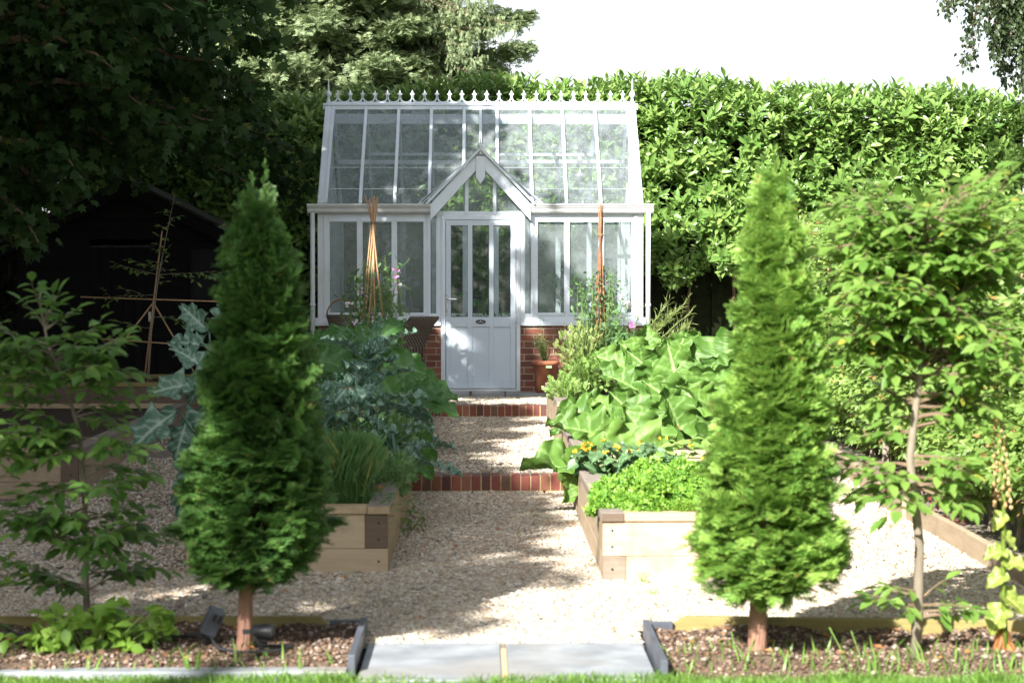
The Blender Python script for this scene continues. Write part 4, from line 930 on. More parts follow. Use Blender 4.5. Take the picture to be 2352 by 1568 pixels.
n = 2600; Y = rng.uniform(8.7, 19.4, n); Ht = 1.74 + .30 * (VN(Y, Y * 0, 1.1) - .5) + .012 * Y
put_multi(lb, HS, np.stack([3.15 + rng.random(n) * .9, Y, Ht + rng.uniform(-.15, .06, n)], 1), unit(n) * .8 + [-.2, -.2, .6], unit(n) * .4 + [0, 0, 1], rng.uniform(.038, .058, n))
n = 1700; X = rng.uniform(3.1, 4.1, n); Ht = 2.3   # far end face
put_multi(lb, HS, np.stack([X, 19.4 + rng.random(n) * .3, .4 + rng.random(n) * 1.65], 1), unit(n) * .7 + [0, .3, .3], unit(n) * .4 + [0, 0, 1], rng.uniform(.04, .058, n))
lb.build('foliage', M['hornbeam'], hh)
MB().box(3.65, 4.0, 8.8, 19.3, .25, 1.6).build('dark_core', pmat('hornbeam interior', (.02, .022, .012), (.035, .035, .02), 12, 1, .5, spec=.1), hh)  # dark box filling the hedge, its shaded inside put into the colour
m = MB()
for y in np.arange(8.9, 19.3, .38):
    x = 3.25 + random.uniform(-.05, .08); r = random.uniform(.018, .03)
    m.tube([(x, y, -.02), (x + random.uniform(-.02, .03), y + random.uniform(-.05, .05), .4), (x + .1, y + random.uniform(-.15, .15), 1.3)], [r * 1.2, r, r * .6], 7)
    for _ in range(3): m.tube([(x, y, .3), (x + random.uniform(-.15, .1), y + random.uniform(-.3, .3), random.uniform(.7, 1.4))], [.008, .003], 5)
m.build('stems', M['bark'], hh)
t = thing('cut_shrub', 'low reddish leaved shrub at the foot of the hornbeam hedge', 'shrub', (3.0, 12.9, 0))
lb = LB(); n = 90; lb.put(OV, np.array([3.03, 12.9, .15]) + unit(n) * [.14, .3, .12], unit(n) + [0, 0, .3], unit(n) * .5 + [0, 0, 1], rng.uniform(.04, .07, n)); lb.build('foliage', M['redleaf'], t)
cl_ = thing('grey_climber', 'pale feathery shrub at the far end of the hornbeam hedge behind the right yew', 'shrub', (3.4, 19.9, .2))
lb = LB(); n = 1300; c0 = np.array([X_(1945, 20), 20.0, 1.75]); lb.put(SPR[0], c0 + unit(n) * [.38, .4, .62] * rng.uniform(.5, 1, (n, 1)), unit(n) + [0, -.3, .4], unit(n), rng.uniform(.05, .09, n)); lb.build('foliage', M['wisp'], cl_)
# ------------------------------------------------------------ saplings with visible stems
def sapling(name, label, cat, base, stem, r0, branches, mat, bark, leafs, seed, group=None, tm=None, gap=.042, drop=0.0):
    """branches: (t along stem, azimuth deg, elevation deg, length)"""
    g = np.random.default_rng(seed); t = thing(name, label, cat, base, group); st = MB(); lb = LB()
    sp = [Vector(p) for p in stem]; m = len(sp); st.tube(sp, [r0 * (1 - .75 * i / (m - 1)) for i in range(m)], 9)
    st.build('trunk', M[bark], t, True); tw = MB()
    def along(u): k = min(m - 2, int(u * (m - 1))); f = u * (m - 1) - k; return sp[k] * (1 - f) + sp[k + 1] * f
    P = []; D = []; N = []; S = []
    def leaves(pts, a0=.15):
        L = sum((pts[i + 1] - pts[i]).length for i in range(len(pts) - 1)); nn = max(2, int(L / gap))
        for i in range(nn):
            u = a0 + (1 - a0) * (i + .5) / nn; k = min(len(pts) - 2, int(u * (len(pts) - 1))); f = u * (len(pts) - 1) - k
            p = pts[k] * (1 - f) + pts[k + 1] * f; d = (pts[k + 1] - pts[k]).normalized(); sd = d.cross(Vector((0, 0, 1)))
            if sd.length < .1: sd = Vector((math.cos(i * 2.4), math.sin(i * 2.4), 0))
            sd = sd.normalized() * (1 if i % 2 else -1)
            dd = d * .55 + sd * .85 + Vector((0, 0, -.25 + g.normal() * .25)); P.append(p); D.append(dd); N.append(Vector((g.normal() * .3, g.normal() * .3 - .15, 1))); S.append(g.uniform(*leafs))
        P.append(pts[-1]); D.append(pts[-1] - pts[-2]); N.append(Vector((0, -.3, 1))); S.append(leafs[1] * .9)
    for (u, az, el, L) in branches:
        p = along(u); az_ = R(az); e = R(el); d = Vector((math.cos(az_) * math.cos(e), math.sin(az_) * math.cos(e), math.sin(e))); pts = [p]
        for k in range(5): pts.append(pts[-1] + d * (L / 5)); d = (d + Vector((g.normal() * .12, g.normal() * .12, g.normal() * .08 - .04 + drop))).normalized()
        tw.tube(pts, [r0 * .32, r0 * .28, r0 * .22, r0 * .16, r0 * .12, .0015], 5); leaves(pts)
        for k in (1, 2, 3, 4):
            if L > .22:
                s = 1 if k % 2 else -1; dd = (pts[k + 1] - pts[k]).normalized(); sd = Vector((-dd.y, dd.x, 0)) * s; q = [pts[k]]; d2 = (dd * .6 + sd * .8 + Vector((0, 0, g.normal() * .25))).normalized()
                for _ in range(3): q.append(q[-1] + d2 * L * .42 / 3 * g.uniform(.7, 1.2)); d2 = (d2 + Vector((0, 0, -.06 + drop))).normalized()
                tw.tube(q, [r0 * .16, .002, .0015, .001], 4); leaves(q)
    tw.build('branches', M[bark if bark != 'palebark' else 'twig'], t)
    lb.put(tm or OV, [tuple(p) for p in P], [tuple(d) for d in D], [tuple(x) for x in N], S); lb.build('leaves', M[mat], t); return t
g = random.Random(4)
# left young hornbeam: stem, branches fanned sideways
b0 = Vector((X_(197, 8.9), 8.9, 0)); top = at(90, 690, 8.9)
stem = [b0, at(197, 1330, 8.9), at(195, 1150, 8.9), at(185, 1000, 8.9), at(150, 880, 8.9), at(110, 790, 8.9), top]
brs = []
for k in range(64):
    u = g.uniform(.12, .86); side = g.choice([0, 180]); brs.append((u, side + g.uniform(-60, 60), g.uniform(-12, 32), g.uniform(.22, .38) * (1.0 if u < .8 else .7)))
for k in range(12): brs.append((g.uniform(.88, 1.), g.uniform(0, 360), g.uniform(20, 70), g.uniform(.08, .18)))
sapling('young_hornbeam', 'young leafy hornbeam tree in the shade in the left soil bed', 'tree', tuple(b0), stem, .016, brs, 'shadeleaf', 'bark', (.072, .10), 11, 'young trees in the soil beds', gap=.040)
b1 = Vector((X_(-75, 8.8), 8.8, 0))
sapling('young_hornbeam', 'low leafy hornbeam branches cut off by the left edge of the photo', 'tree', tuple(b1), [b1, b1 + Vector((0, 0, .5)), b1 + Vector((.02, 0, 1.0))], .014, [(g.uniform(.1, 1), g.uniform(-50, 50), g.uniform(-15, 20), g.uniform(.15, .24)) for _ in range(14)], 'youngleaf', 'bark', (.05, .075), 12, 'young trees in the soil beds')
# leafy ground plant bottom left
sb = thing('lime_shrub', 'low lime green leafy shrub around the stem at the bottom left', 'shrub', (X_(190, 8.5), 8.5, 0))
st = MB(); lb = LB(); P = []
for k in range(46):
    a = g.uniform(0, 6.28); L = g.uniform(.08, .36); z = g.uniform(.03, .20); p = Vector((X_(200, 8.5) + L * math.cos(a) * .95, 8.5 + L * .45 * math.sin(a), z)); st.tube([(X_(200, 8.5) + .2 * L * math.cos(a), 8.5, 0), (p + Vector((0, 0, .02))), p], [.004, .003, .002], 4); P.append(p)
st.build('stems', M['greenstem'], sb)
for p in P: k = 6; lb.put(OVW, np.array(p) + unit(k) * .045, unit(k) * [1, .6, .5] + [0, -.2, -.1], unit(k) * .6 + [0, -.4, 1], rng.uniform(.05, .085, k))
lb.build('leaves', M['lime'], sb)
# right young tree: leaning trunk and spread crown
Yr = 8.42; stem = [at(2100, 1530, Yr), at(2108, 1400, Yr), at(2112, 1250, Yr), at(2090, 1050, Yr), at(2108, 900, Yr), at(2130, 750, Yr), at(2146, 650, Yr), at(2140, 570, Yr), at(2120, 500, Yr)]
brs = []
for k in range(128):
    u = g.uniform(.52, 1.0); brs.append((u, g.choice([0, 180]) + g.uniform(-70, 70), g.uniform(-25, 50), g.uniform(.22, .50)))
for k in range(16): brs.append((g.uniform(.42, .50), g.choice([0, 180]) + g.uniform(-50, 50), g.uniform(-10, 20), g.uniform(.18, .32)))
for k in range(16): brs.append((g.uniform(.32, .38), g.choice([180, 0]) + g.uniform(-50, 50), g.uniform(-15, 15), g.uniform(.18, .30)))
for k in range(7): brs.append((g.uniform(.10, .16), g.choice([180, 180, 0]) + g.uniform(-50, 50), g.uniform(5, 30), g.uniform(.15, .27)))
sapling('young_beech', 'young tree with a pale leaning trunk and spreading green crown, right soil bed', 'tree', tuple(stem[0]), stem, .025, brs, 'youngleaf', 'palebark', (.066, .098), 21, 'young trees in the soil beds', gap=.042)
# fan-trained apple on canes
Ya = 20.95; ap = thing('bamboo_trellis', 'fan of thin bamboo canes tied before the dark shed', 'trellis', (X_(340, Ya), Ya, .5))
def cane(p, q, Y, r=.009, nm='cane', par=None, mt='cane', dY=0):
    a = at(p[0], p[1], Y); b = at(q[0], q[1], Y + dY); return MB().tube([a, b], [r, r * .8], 7).build(nm, M[mt], par, True)
for p, q in (((328, 900), (372, 530)), ((340, 880), (352, 690)), ((185, 682), (520, 693)), ((230, 778), (520, 798)), ((225, 880), (360, 882)), ((352, 695), (190, 905)), ((352, 695), (455, 870))): cane(p, q, Ya + random.uniform(-.03, .03), par=ap)
stem = [at(338, 900, Ya - .05), at(345, 780, Ya - .05), at(362, 650, Ya - .05), at(378, 560, Ya - .05), at(402, 445, Ya - .05)]
brs = [(.55, 180, 15, .5), (.55, 0, 8, .65), (.45, 185, -5, .6), (.58, 200, 30, .3), (.35, 10, 0, .4), (.3, 180, 5, .4)] + [(g.uniform(.5, .97), g.uniform(0, 360), g.uniform(0, 40), .11) for _ in range(22)]
sapling('apple_tree', 'thin young apple tree tied to bamboo canes before the dark shed', 'tree', tuple(stem[0]), stem, .011, brs, 'youngleaf', 'bark', (.05, .075), 31, gap=.07)
# foxglove seed spike and yellow leaved plant
Yf = 8.38; fx = thing('foxglove', 'tall foxglove gone to brown seed with yellowing leaves at the right edge', 'plant', (X_(2310, Yf), Yf, 0))
sp = [at(2312, 1535, Yf), at(2304, 1350, Yf), at(2306, 1150, Yf), at(2300, 980, Yf), at(2288, 870, Yf)]
MB().tube(sp, [.013, .011, .009, .006, .003], 8).build('stem', M['yellowleaf'], fx, True)
m = MB()
for k in range(95):
    u = k / 94; yy = 1165 - 290 * u; p = at(2303 - 13 * u, yy, Yf); a = k * 2.4; r = .030 * (1 - .7 * u) + .006; c = p + Vector((math.cos(a) * r, math.sin(a) * r, 0)); s = .0095 * (1 - .55 * u)
    m.lathe(c, [(0, -s * 1.2), (s * .8, -s * .5), (s, s * .2), (s * .5, s * 1.2), (0, s * 2)], 6)
m.build('seed_pods', M['seed'], fx, True)
lb = LB(); BLf = [bigleaf('squash', i + 40) for i in range(3)]
for k, (x, y, dx, dz, s) in enumerate(((2302, 1185, -.7, -.3, .085), (2308, 1230, .8, -.3, .085), (2300, 1265, -.9, .2, .10), (2302, 1320, -.8, .0, .10), (2310, 1370, .9, -.1, .15), (2300, 1400, -.7, -.6, .13), (2312, 1290, .9, .3, .11))):
    lb.put(BLf[k % 3], [tuple(at(x, y, Yf))], [(dx * .8, -.25, dz - .35)], [(.5 * dx + .1, -.6, .4)], [s * .85])
lb.build('leaves', M['yellowleaf'], fx, True)
lb = LB(); n = 16; a = np.linspace(0, 6, n); lb.put(OVN, np.stack([X_(2312, Yf) + 0 * a, Yf + 0 * a, .12 + .05 * np.sin(a)], 1), np.stack([np.cos(a) * .4, np.sin(a) * .4, -.8 + 0 * a], 1), unit(n), .13); lb.build('withered_leaves', M['brownleaf'], fx)
# ------------------------------------------------------------ conifers beyond the hedge
def conifer(base, h, boughs, label, seed, trunk_r=.22, n_spray=60, mat='conifer', twigs=60):
    g = np.random.default_rng(seed); t = thing('conifer_tree', label, 'tree', base, 'conifers beyond the hedge'); b = Vector(base)
    MB().tube([b, b + Vector((.1, 0, h * .5)), b + Vector((0, 0, h))], [trunk_r, trunk_r * .7, .03], 10).build('trunk', M['bark'], t, True)
    br = MB(); lb = LB()
    for (z, az, L, el) in boughs:
        a = R(az); d = Vector((math.cos(a) * math.cos(R(el)), math.sin(a) * math.cos(R(el)), math.sin(R(el)))); pts = [b + Vector((.05, 0, z))]
        for k in range(7): pts.append(pts[-1] + d * L / 7); d = (d + Vector((g.normal() * .05, g.normal() * .05, -.05 + .02 * k))).normalized()
        br.tube(pts, [.06, .05, .04, .03, .022, .016, .01, .004], 5)
        n = int(n_spray * L * 1.2); u = .22 + .78 * g.random(n) ** .8; k = np.minimum((u * 7).astype(int), 6); f = u * 7 - k; PA = np.array([tuple(p) for p in pts])
        p = PA[k] * (1 - f[:, None]) + PA[k + 1] * f[:, None]; dd = PA[k + 1] - PA[k]; dd /= np.linalg.norm(dd, axis=1, keepdims=True)
        sd = np.cross(dd, [0, 0, 1.]); wdt = L * .16 * np.sin(np.pi * np.clip(u, .1, .97)) ** .6 + .04; s_ = g.normal(size=n) * .6
        dr = np.abs(g.normal(size=n)) * .10
        p = p + sd * (s_ * wdt)[:, None] + np.stack([0 * u, 0 * u, -.25 * (s_ * wdt) ** 2 + .07 - dr + .38 * g.normal(size=n) * (1.1 - u)], 1)
        D = dd * .6 + sd * np.sign(s_)[:, None] * .6 + g.normal(size=(n, 3)) * .3 + [0, 0, -.1]
        put_multi(lb, CFS, p, D, g.normal(size=(n, 3)) * .5 + [0, 0, 1], g.uniform(.13, .26, n))
    for k in range(twigs):
        z = g.uniform(4.3, 8); a = g.uniform(0, 6.28); L = g.uniform(.6, 1.8); br.tube([b + Vector((0, 0, z)), b + Vector((math.cos(a) * L * .6, math.sin(a) * L * .6, z + .05)), b + Vector((math.cos(a + .2) * L, math.sin(a + .2) * L, z - .2 + g.normal() * .2))], [.022, .014, .005], 4)
    br.build('branches', M['twig'], t); lb.build('crown', M[mat], t); return t
CY = 42
gg = random.Random(9)
def cb(n, z0, z1, az0, az1, L0, L1, e0=-6, e1=16): return [(gg.uniform(z0, z1), gg.uniform(az0, az1), gg.uniform(L0, L1), gg.uniform(e0, e1)) for _ in range(n)]
bx_ = X_(800, CY)
conifer((bx_, CY, .3), 14, cb(120, 4.3, 10, -170, -10, 1.2, 3.4) + cb(30, 5, 9, 0, 180, 2, 3) + [(5.7, -8, 3.9, 8), (5.2, -20, 3.7, -4), (5.9, -30, 3.5, 12), (6.6, -5, 3.8, 6), (4.9, -15, 3.5, 0)], 'broad olive green conifer behind the ridge of the greenhouse', 51, .2, 190, twigs=50)
conifer((X_(625, CY), CY + 1.5, .3), 13, cb(40, 5.8, 9.5, -120, 60, 1.2, 2.6) + cb(16, 4.6, 6, -40, 30, 1.6, 2.6), 'conifer with bare lower trunk left of the broad conifer', 52, .15, 130, twigs=80)
conifer((X_(572, CY), CY + .5, .3), 12, cb(34, 6.0, 9, -180, 180, 1., 2.0), 'slim conifer with a bare trunk beside the dark overhanging tree', 53, .13, 130, twigs=60)
conifer((X_(540, CY), CY + 1.2, .3), 12, cb(30, 5.9, 9, -200, 100, 1., 2.2), 'leftmost conifer trunk seen between the dark leaves and the hedge', 54, .10, 130, twigs=40)
# pendulous spruce whose branch tips reach out over the hedge at the right of the conifers
sp_ = thing('drooping_spruce', 'spruce with hanging twigs whose thin branch tips reach right over the hedge', 'tree', (X_(840, 43.5), 43.5, .3))
b = Vector((X_(840, 43.5), 43.5, .3)); MB().tube([b, b + Vector((0, 0, 12))], [.14, .04], 10).build('trunk', M['bark'], sp_, True)
br = MB(); lb = LB(); g3 = np.random.default_rng(5)
ends = [((940, -30), (1190, 48)), ((950, 40), (1150, 60)), ((960, 130), (1188, 168)), ((950, 150), (1170, 205)), ((940, 90), (1110, 130)), ((930, 20), (1095, 70)), ((960, -60), (1130, -5)), ((930, 160), (1100, 190)), ((940, 60), (1090, 100)), ((950, -10), (1110, 25))]
for p, q in ends:
    a = at(p[0], p[1], 40.5); c = at(q[0], q[1], 39.5); mid = (a + c) / 2 + Vector((0, 0, -.12)); pts = [b + Vector((0, .3, a.z - .3 + .2)), a, mid, c + Vector((-.25, 0, -.06)), c]; br.tube(pts, [.05, .03, .02, .012, .004], 5)
    for u in np.linspace(0, 1, 60):
        k = 1 + min(2, int(u * 3)); f = u * 3 - (k - 1); pp = pts[k] * (1 - f) + pts[k + 1] * f; L = g3.uniform(.1, .38) * (1.1 - .6 * u); off = Vector((g3.normal() * .05, g3.normal() * .25, 0)); m_ = int(L / .035) + 2
        tt = np.linspace(0, 1, m_)[:, None]; base_ = np.array(pp + off); P_ = base_ + np.array([0, 0, -L]) * tt + g3.normal(size=(m_, 3)) * .015; lb.put(SPR[0], P_, g3.normal(size=(m_, 3)) * .4 + [0, 0, -1], unit(m_), .075)
        lb.put(SPR[1], [tuple(pp)], [tuple((c - a).normalized() + Vector((g3.normal() * .3, g3.normal() * .3, .3)))], [(0, -.3, 1)], .13)
br.build('branches', M['twig'], sp_); lb.build('crown', M['conifer'], sp_)
# ------------------------------------------------------------ dark evergreens added behind the shed to block the sky
for k, (x, Y, w_, h) in enumerate(((-9.3, 30, 2.4, 11), (-6.9, 29.4, 1.7, 9))):
    t = thing('backdrop_evergreen', ['dark backdrop evergreen added at the far left to block the sky', 'dark backdrop evergreen added between the shed and the conifers'][k], 'tree', (x, Y, .3), 'dark backdrop evergreens added behind the shed')
    MB().tube([(x, Y, .3), (x, Y, h)], [.2, .05], 8).build('trunk', M['bark'], t)
    lb = LB(); n = 5200; z = rng.uniform(.5, h, n); r = w_ * (1 - .6 * z / h) * np.sqrt(rng.random(n)); a = rng.uniform(0, 6.28, n)
    put_multi(lb, CFS, np.stack([x + r * np.cos(a), Y + r * np.sin(a), z], 1), np.stack([np.cos(a), np.sin(a), .1 + 0 * a], 1) + unit(n) * .5, unit(n) + [0, 0, .6], rng.uniform(.25, .5, n)); lb.build('crown', M['evergreen'], t)
def xb(y0): return np.interp(y0, [6.5, 8.2, 8.8, 9.3, 10.0, 10.7, 12.0, 13.0, 14.0, 15, 16.3, 18, 20.5, 22, 24, 26, 27.5, 29, 31, 33], [-3.6, -3.2, -.95, -.45, 0, .42, .66, .72, .5, .3, -.05, .35, .55, .35, 1.35, 1.45, 1.5, 1.9, 2.7, 3.4])
# ------------------------------------------------------------ overhanging maple at the upper left
mp = thing('maple_tree', 'large dark overhanging broadleaf tree filling the upper left corner', 'tree', (-7.3, 20.5, .2))
T0 = Vector((-7.3, 20.5, .2)); MB().tube([T0, T0 + Vector((.1, 0, 3)), T0 + Vector((.3, -.3, 6)), T0 + Vector((0, 0, 10))], [.28, .22, .16, .05], 12).build('trunk', M['bark'], mp, True)
br = MB(); lb = LB(); g4 = np.random.default_rng(8)
bou = [((-80, -60), (690, -40), 20), ((-100, 20), (560, -20), 19.5), ((-60, 90), (645, 85), 20.5), ((-80, 0), (600, 10), 21), ((-80, 120), (560, 160), 20), ((-60, 60), (470, 60), 21.5), ((-60, 170), (470, 190), 21.3), ((-80, 180), (585, 190), 20.7), ((-80, 210), (540, 290), 20.3),
       ((-80, 250), (560, 335), 21), ((-60, 240), (420, 300), 19.6), ((-60, 230), (330, 240), 19.3), ((-60, 280), (360, 370), 20.2), ((-80, 330), (190, 400), 19.2), ((-80, 430), (95, 560), 19.3), ((-60, 380), (130, 450), 19.8), ((-80, 520), (80, 520), 20), ((-60, 40), (320, 90), 18.8), ((-60, 120), (260, 150), 18.6), ((-60, -20), (400, 20), 18.5), ((300, -60), (520, 60), 18.9), ((-60, 0), (230, 30), 20), ((-60, 300), (500, 250), 21.8), ((60, -60), (420, 130), 20.8), ((150, 150), (640, 290), 23.6), ((150, 200), (700, 360), 24), ((100, 300), (600, 430), 23.4), ((150, 100), (600, 215), 23), ((200, 250), (690, 430), 24.2), ((0, 350), (300, 400), 22.5)]
for p, q, Y in bou:
    a = at(p[0], p[1], Y); c = at(q[0], q[1], Y - .4); m_ = 8; pts = [T0 + Vector((.2, -.1, max(2, a.z - .8)))] + [a + (c - a) * (i / m_) + Vector((0, g4.normal() * .08, .18 * math.sin(math.pi * i / m_) + g4.normal() * .03)) for i in range(m_ + 1)]
    br.tube(pts, [.07, .05] + [.045 * (1 - i / (m_ + 1)) + .003 for i in range(1, m_ + 1)], 5)
    L = (c - a).length; n = int(L * 135); u = g4.random(n); k = np.minimum((u * m_).astype(int), m_ - 1); f = (u * m_ - k)[:, None]; PA = np.array([tuple(x) for x in pts[1:]]); pos = PA[k] * (1 - f) + PA[k + 1] * f
    rad = .30 * (1 - .45 * u)[:, None]; pos = pos + g4.normal(size=(n, 3)) * [1, 1.3, .75] * rad * .62 + [0, 0, -.06]
    D = g4.normal(size=(n, 3)) * .6 + [.45, -.2, -.55]; N = g4.normal(size=(n, 3)) * .5 + [.1, -.45, .8]
    lb.put(LOB, pos, D, N, g4.uniform(.09, .16, n))
n = 26000; P_ = np.stack([rng.uniform(-12, -1.2, n), rng.uniform(14, 25, n), rng.uniform(5.3, 9.5, n)], 1)  # unseen upper crown added to keep the visible boughs in shade
k = (VN(P_[:, 0] + 20, P_[:, 1], .8) > .18) & (P_[:, 2] > 1.62 + .15 * P_[:, 1] + .35) & (P_[:, 0] + SX * P_[:, 2] < xb(P_[:, 1] + SY * P_[:, 2]) - 1.5)
P_ = P_[k]; n = len(P_); lb.put(LOB, P_, unit(n) * .7 + [.2, 0, -.3], unit(n) * .6 + [-.4, -.6, .8], rng.uniform(.16, .26, n))
n = 9000; P_ = np.stack([rng.uniform(-9, -3.2, n), rng.uniform(21.5, 27.5, n), rng.uniform(5.9, 9, n)], 1); P_ = P_[(P_[:, 2] > 1.62 + .15 * P_[:, 1] + .4) & (P_[:, 0] + .35 * (P_[:, 1] - 21) < -3)]; n = len(P_)  # more unseen leaves added to darken the hedge behind the shed
lb.put(LOB, P_, unit(n) * .7 + [.2, 0, -.3], unit(n) * .6 + [-.4, -.6, .8], rng.uniform(.18, .3, n))
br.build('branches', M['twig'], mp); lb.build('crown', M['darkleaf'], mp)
# ------------------------------------------------------------ birch hanging in at the upper right
bi = thing('birch_tree', 'birch twigs with small leaves hanging in at the upper right corner', 'tree', (7.4, 24, .3))
T1 = Vector((7.4, 24, .3)); MB().tube([T1, T1 + Vector((-.2, 0, 4)), T1 + Vector((-.5, 0, 9))], [.18, .13, .05], 10).build('trunk', M['palebark'], bi, True)
br = MB(); lb = LB()
def hang(x, y0, y1, Y, slant=0., dens=1.):
    dens *= 1.7
    a = at(x, y0, Y); c = at(x + slant, y1, Y); L = (a - c).length; n = int(L * 48 * dens) + 3; pts = [T1 + Vector((-.4, 0, 7.6)), a + Vector((.3, 0, .6)), a, (a + c) / 2 + Vector((.03, 0, 0)), c]
    br.tube(pts, [.03, .012, .006, .004, .002], 4); u = g4.random(n)[:, None]; pos = np.array(a) * (1 - u) + np.array(c) * u + g4.normal(size=(n, 3)) * [.07, .12, .04] * (1.1 - .7 * u)
    lb.put(OVW, pos, g4.normal(size=(n, 3)) * .45 + [0, 0, -1], g4.normal(size=(n, 3)) + [0, -.5, 0], g4.uniform(.045, .072, n))
for x, y1, sl_x, de in ((2160, 18, 4, .5), (2182, 40, 6, 1), (2215, 10, 5, .7), (2190, 15, 0, 1), (2245, 100, -20, .8), (2262, 150, -45, .7), (2255, 165, -30, .5), (2270, 70, 0, 1.2), (2285, 120, -5, 1.5), (2300, 150, -5, 1.6), (2312, 175, -14, 1.4), (2322, 120, 0, 1.8), (2335, 195, -20, 1.3), (2345, 170, 0, 1.6), (2350, 215, -8, 1.4), (2360, 200, 0, 1.6), (2375, 230, 0, 1.6), (2390, 210, 0, 1.6), (2340, 60, 0, 2), (2310, 60, 0, 2), (2290, 40, 0, 1.6), (2350, 90, 0, 2)):
    for r_ in range(2): hang(x + g4.normal() * 6, -60, y1 + g4.normal() * 8, 24 + g4.normal() * .3, sl_x, de)
br.build('branches', M['twig'], bi); lb.build('crown', M['birchleaf'], bi)
# ------------------------------------------------------------ tall trees towards the sun, outside the photo: they shade the left half of the garden
SH = LB(); n = 26000; x0 = rng.uniform(-11, 4, n); y0 = rng.uniform(6.5, 33, n)  # leaf clumps placed from a shade map, crowns shaped for the light patches
dd = x0 - xb(y0); nn_ = VN(x0 + 40, y0, .55) * .55 + VN(x0 + 10, y0 + 3, .22) * .45
pden = np.where(dd < -1.6, .97, np.interp(dd, [-1.6, -.5, 0, .25], [.95, .75, .55, 0]) * (nn_ > np.interp(dd, [-1.6, -.6, 0, .3], [.15, .36, .5, .9])))
dap = (y0 > 22.3) & (y0 < 30) & (dd > -3.6)
pden = np.where(dap & (dd < 1.1), .95 * (nn_ > np.interp(dd, [-3.6, -1.5, 0, 1.1], [.31, .43, .52, .66])), pden)
pden = np.where((x0 > -2.3) & (x0 < -1.2) & (y0 > 9.1) & (y0 < 11.2), .7 * (nn_ > .42), pden)
pden = np.where((x0 > -1.0) & (x0 < -.12) & (y0 > 8.95) & (y0 < 10.0), .10, pden)
k = rng.random(n) < pden; x0 = x0[k]; y0 = y0[k]; n = len(x0)
z = rng.uniform(7.0, 10.5, n); P = np.stack([x0 - SX * z, y0 - SY * z, z], 1)
cells = P
K = 9; PP = np.repeat(cells, K, 0) + rng.normal(size=(len(cells) * K, 3)) * .10
vis = (PP[:, 1] > .2) & (PP[:, 0] > -.26 * PP[:, 1] - .3) & (PP[:, 2] < 1.62 + .15 * PP[:, 1] + .4)
PP = PP[~vis]
trunks = [(-8.6, -4.5), (-9.5, 5.0), (-9.6, 14.0)]
own = np.argmin(np.stack([abs(PP[:, 1] - ty) for _, ty in trunks]), 0)
for i, (tx, ty) in enumerate(trunks):
    Q = PP[own == i]; n = len(Q)
    t = thing('shade_tree', ['tall broadleaf tree left of the lawn, nearest the camera', 'tall broadleaf tree left of the soil bed, outside the photo', 'tall broadleaf tree beside the left gravel, outside the photo'][i], 'tree', (tx, ty, 0), 'tall shade trees along the left side')
    mb = MB().tube([(tx, ty, 0), (tx + .2, ty, 4), (tx + .8, ty, 8), (tx + 1, ty, 11)], [.35, .28, .18, .05], 12); mb.build('trunk', M['bark'], t, True)
    br = MB()
    for q in Q[rng.integers(0, n, 60)]: br.tube([(tx + .4, ty, 5.5), tuple((np.array([tx + .5, ty, 7.5]) + q) / 2), tuple(q)], [.07, .04, .01], 5)
    br.build('branches', M['twig'], t); lb = LB()
    lb.put(LOB, Q, unit(n) * .7 + [.2, 0, -.3], unit(n) * .6 + [-.4, -.6, .8], rng.uniform(.13, .2, n)); lb.build('crown', M['darkleaf'], t)

# unseen trees: left belt added to block sky light, back row mirrored in the glass
def wallof(name, label, pts, h0, h1, thick, n, s):
    t = thing(name, label, 'tree belt', (pts[0][0], pts[0][1], 0)); lb = LB(); m = MB(); PT = np.array(pts, float); L = len(PT) - 1
    u = rng.random(n) * L; k = np.minimum(u.astype(int), L - 1); f = (u - k)[:, None]; p = PT[k] * (1 - f) + PT[k + 1] * f; z = h0 + (h1 - h0) * rng.random(n) * (.8 + .4 * VN(p[:, 0] + 60, p[:, 1] + 60, 2.))
    lb.put(OVS, np.stack([p[:, 0] + rng.normal(size=n) * thick, p[:, 1] + rng.normal(size=n) * thick, z], 1), unit(n), unit(n) + [0, 0, .5], rng.uniform(*s, n)); lb.build('foliage', M['darkleaf'], t)
    for i in range(14):
        q = PT[min(L - 1, int(i / 14 * L))] + (PT[min(L, int(i / 14 * L) + 1)] - PT[min(L - 1, int(i / 14 * L))]) * random.random(); m.tube([(q[0], q[1], -.1), (q[0], q[1], h1 * .7)], [.15, .05], 7)
    m.build('trunks', M['bark'], t)
wallof('unseen_trees', 'dense unseen trees along the left of the garden, added to block sky light', [(-8.2, 2), (-8.6, 12), (-9.0, 22), (-10, 30)], .3, 7.5, .5, 9000, (.3, .5))
wallof('unseen_trees', 'dense trees behind the lawn, outside the photo behind the camera', [(-16, -15), (-4, -17), (8, -17), (18, -13)], .3, 7.5, .7, 9000, (.4, .7))
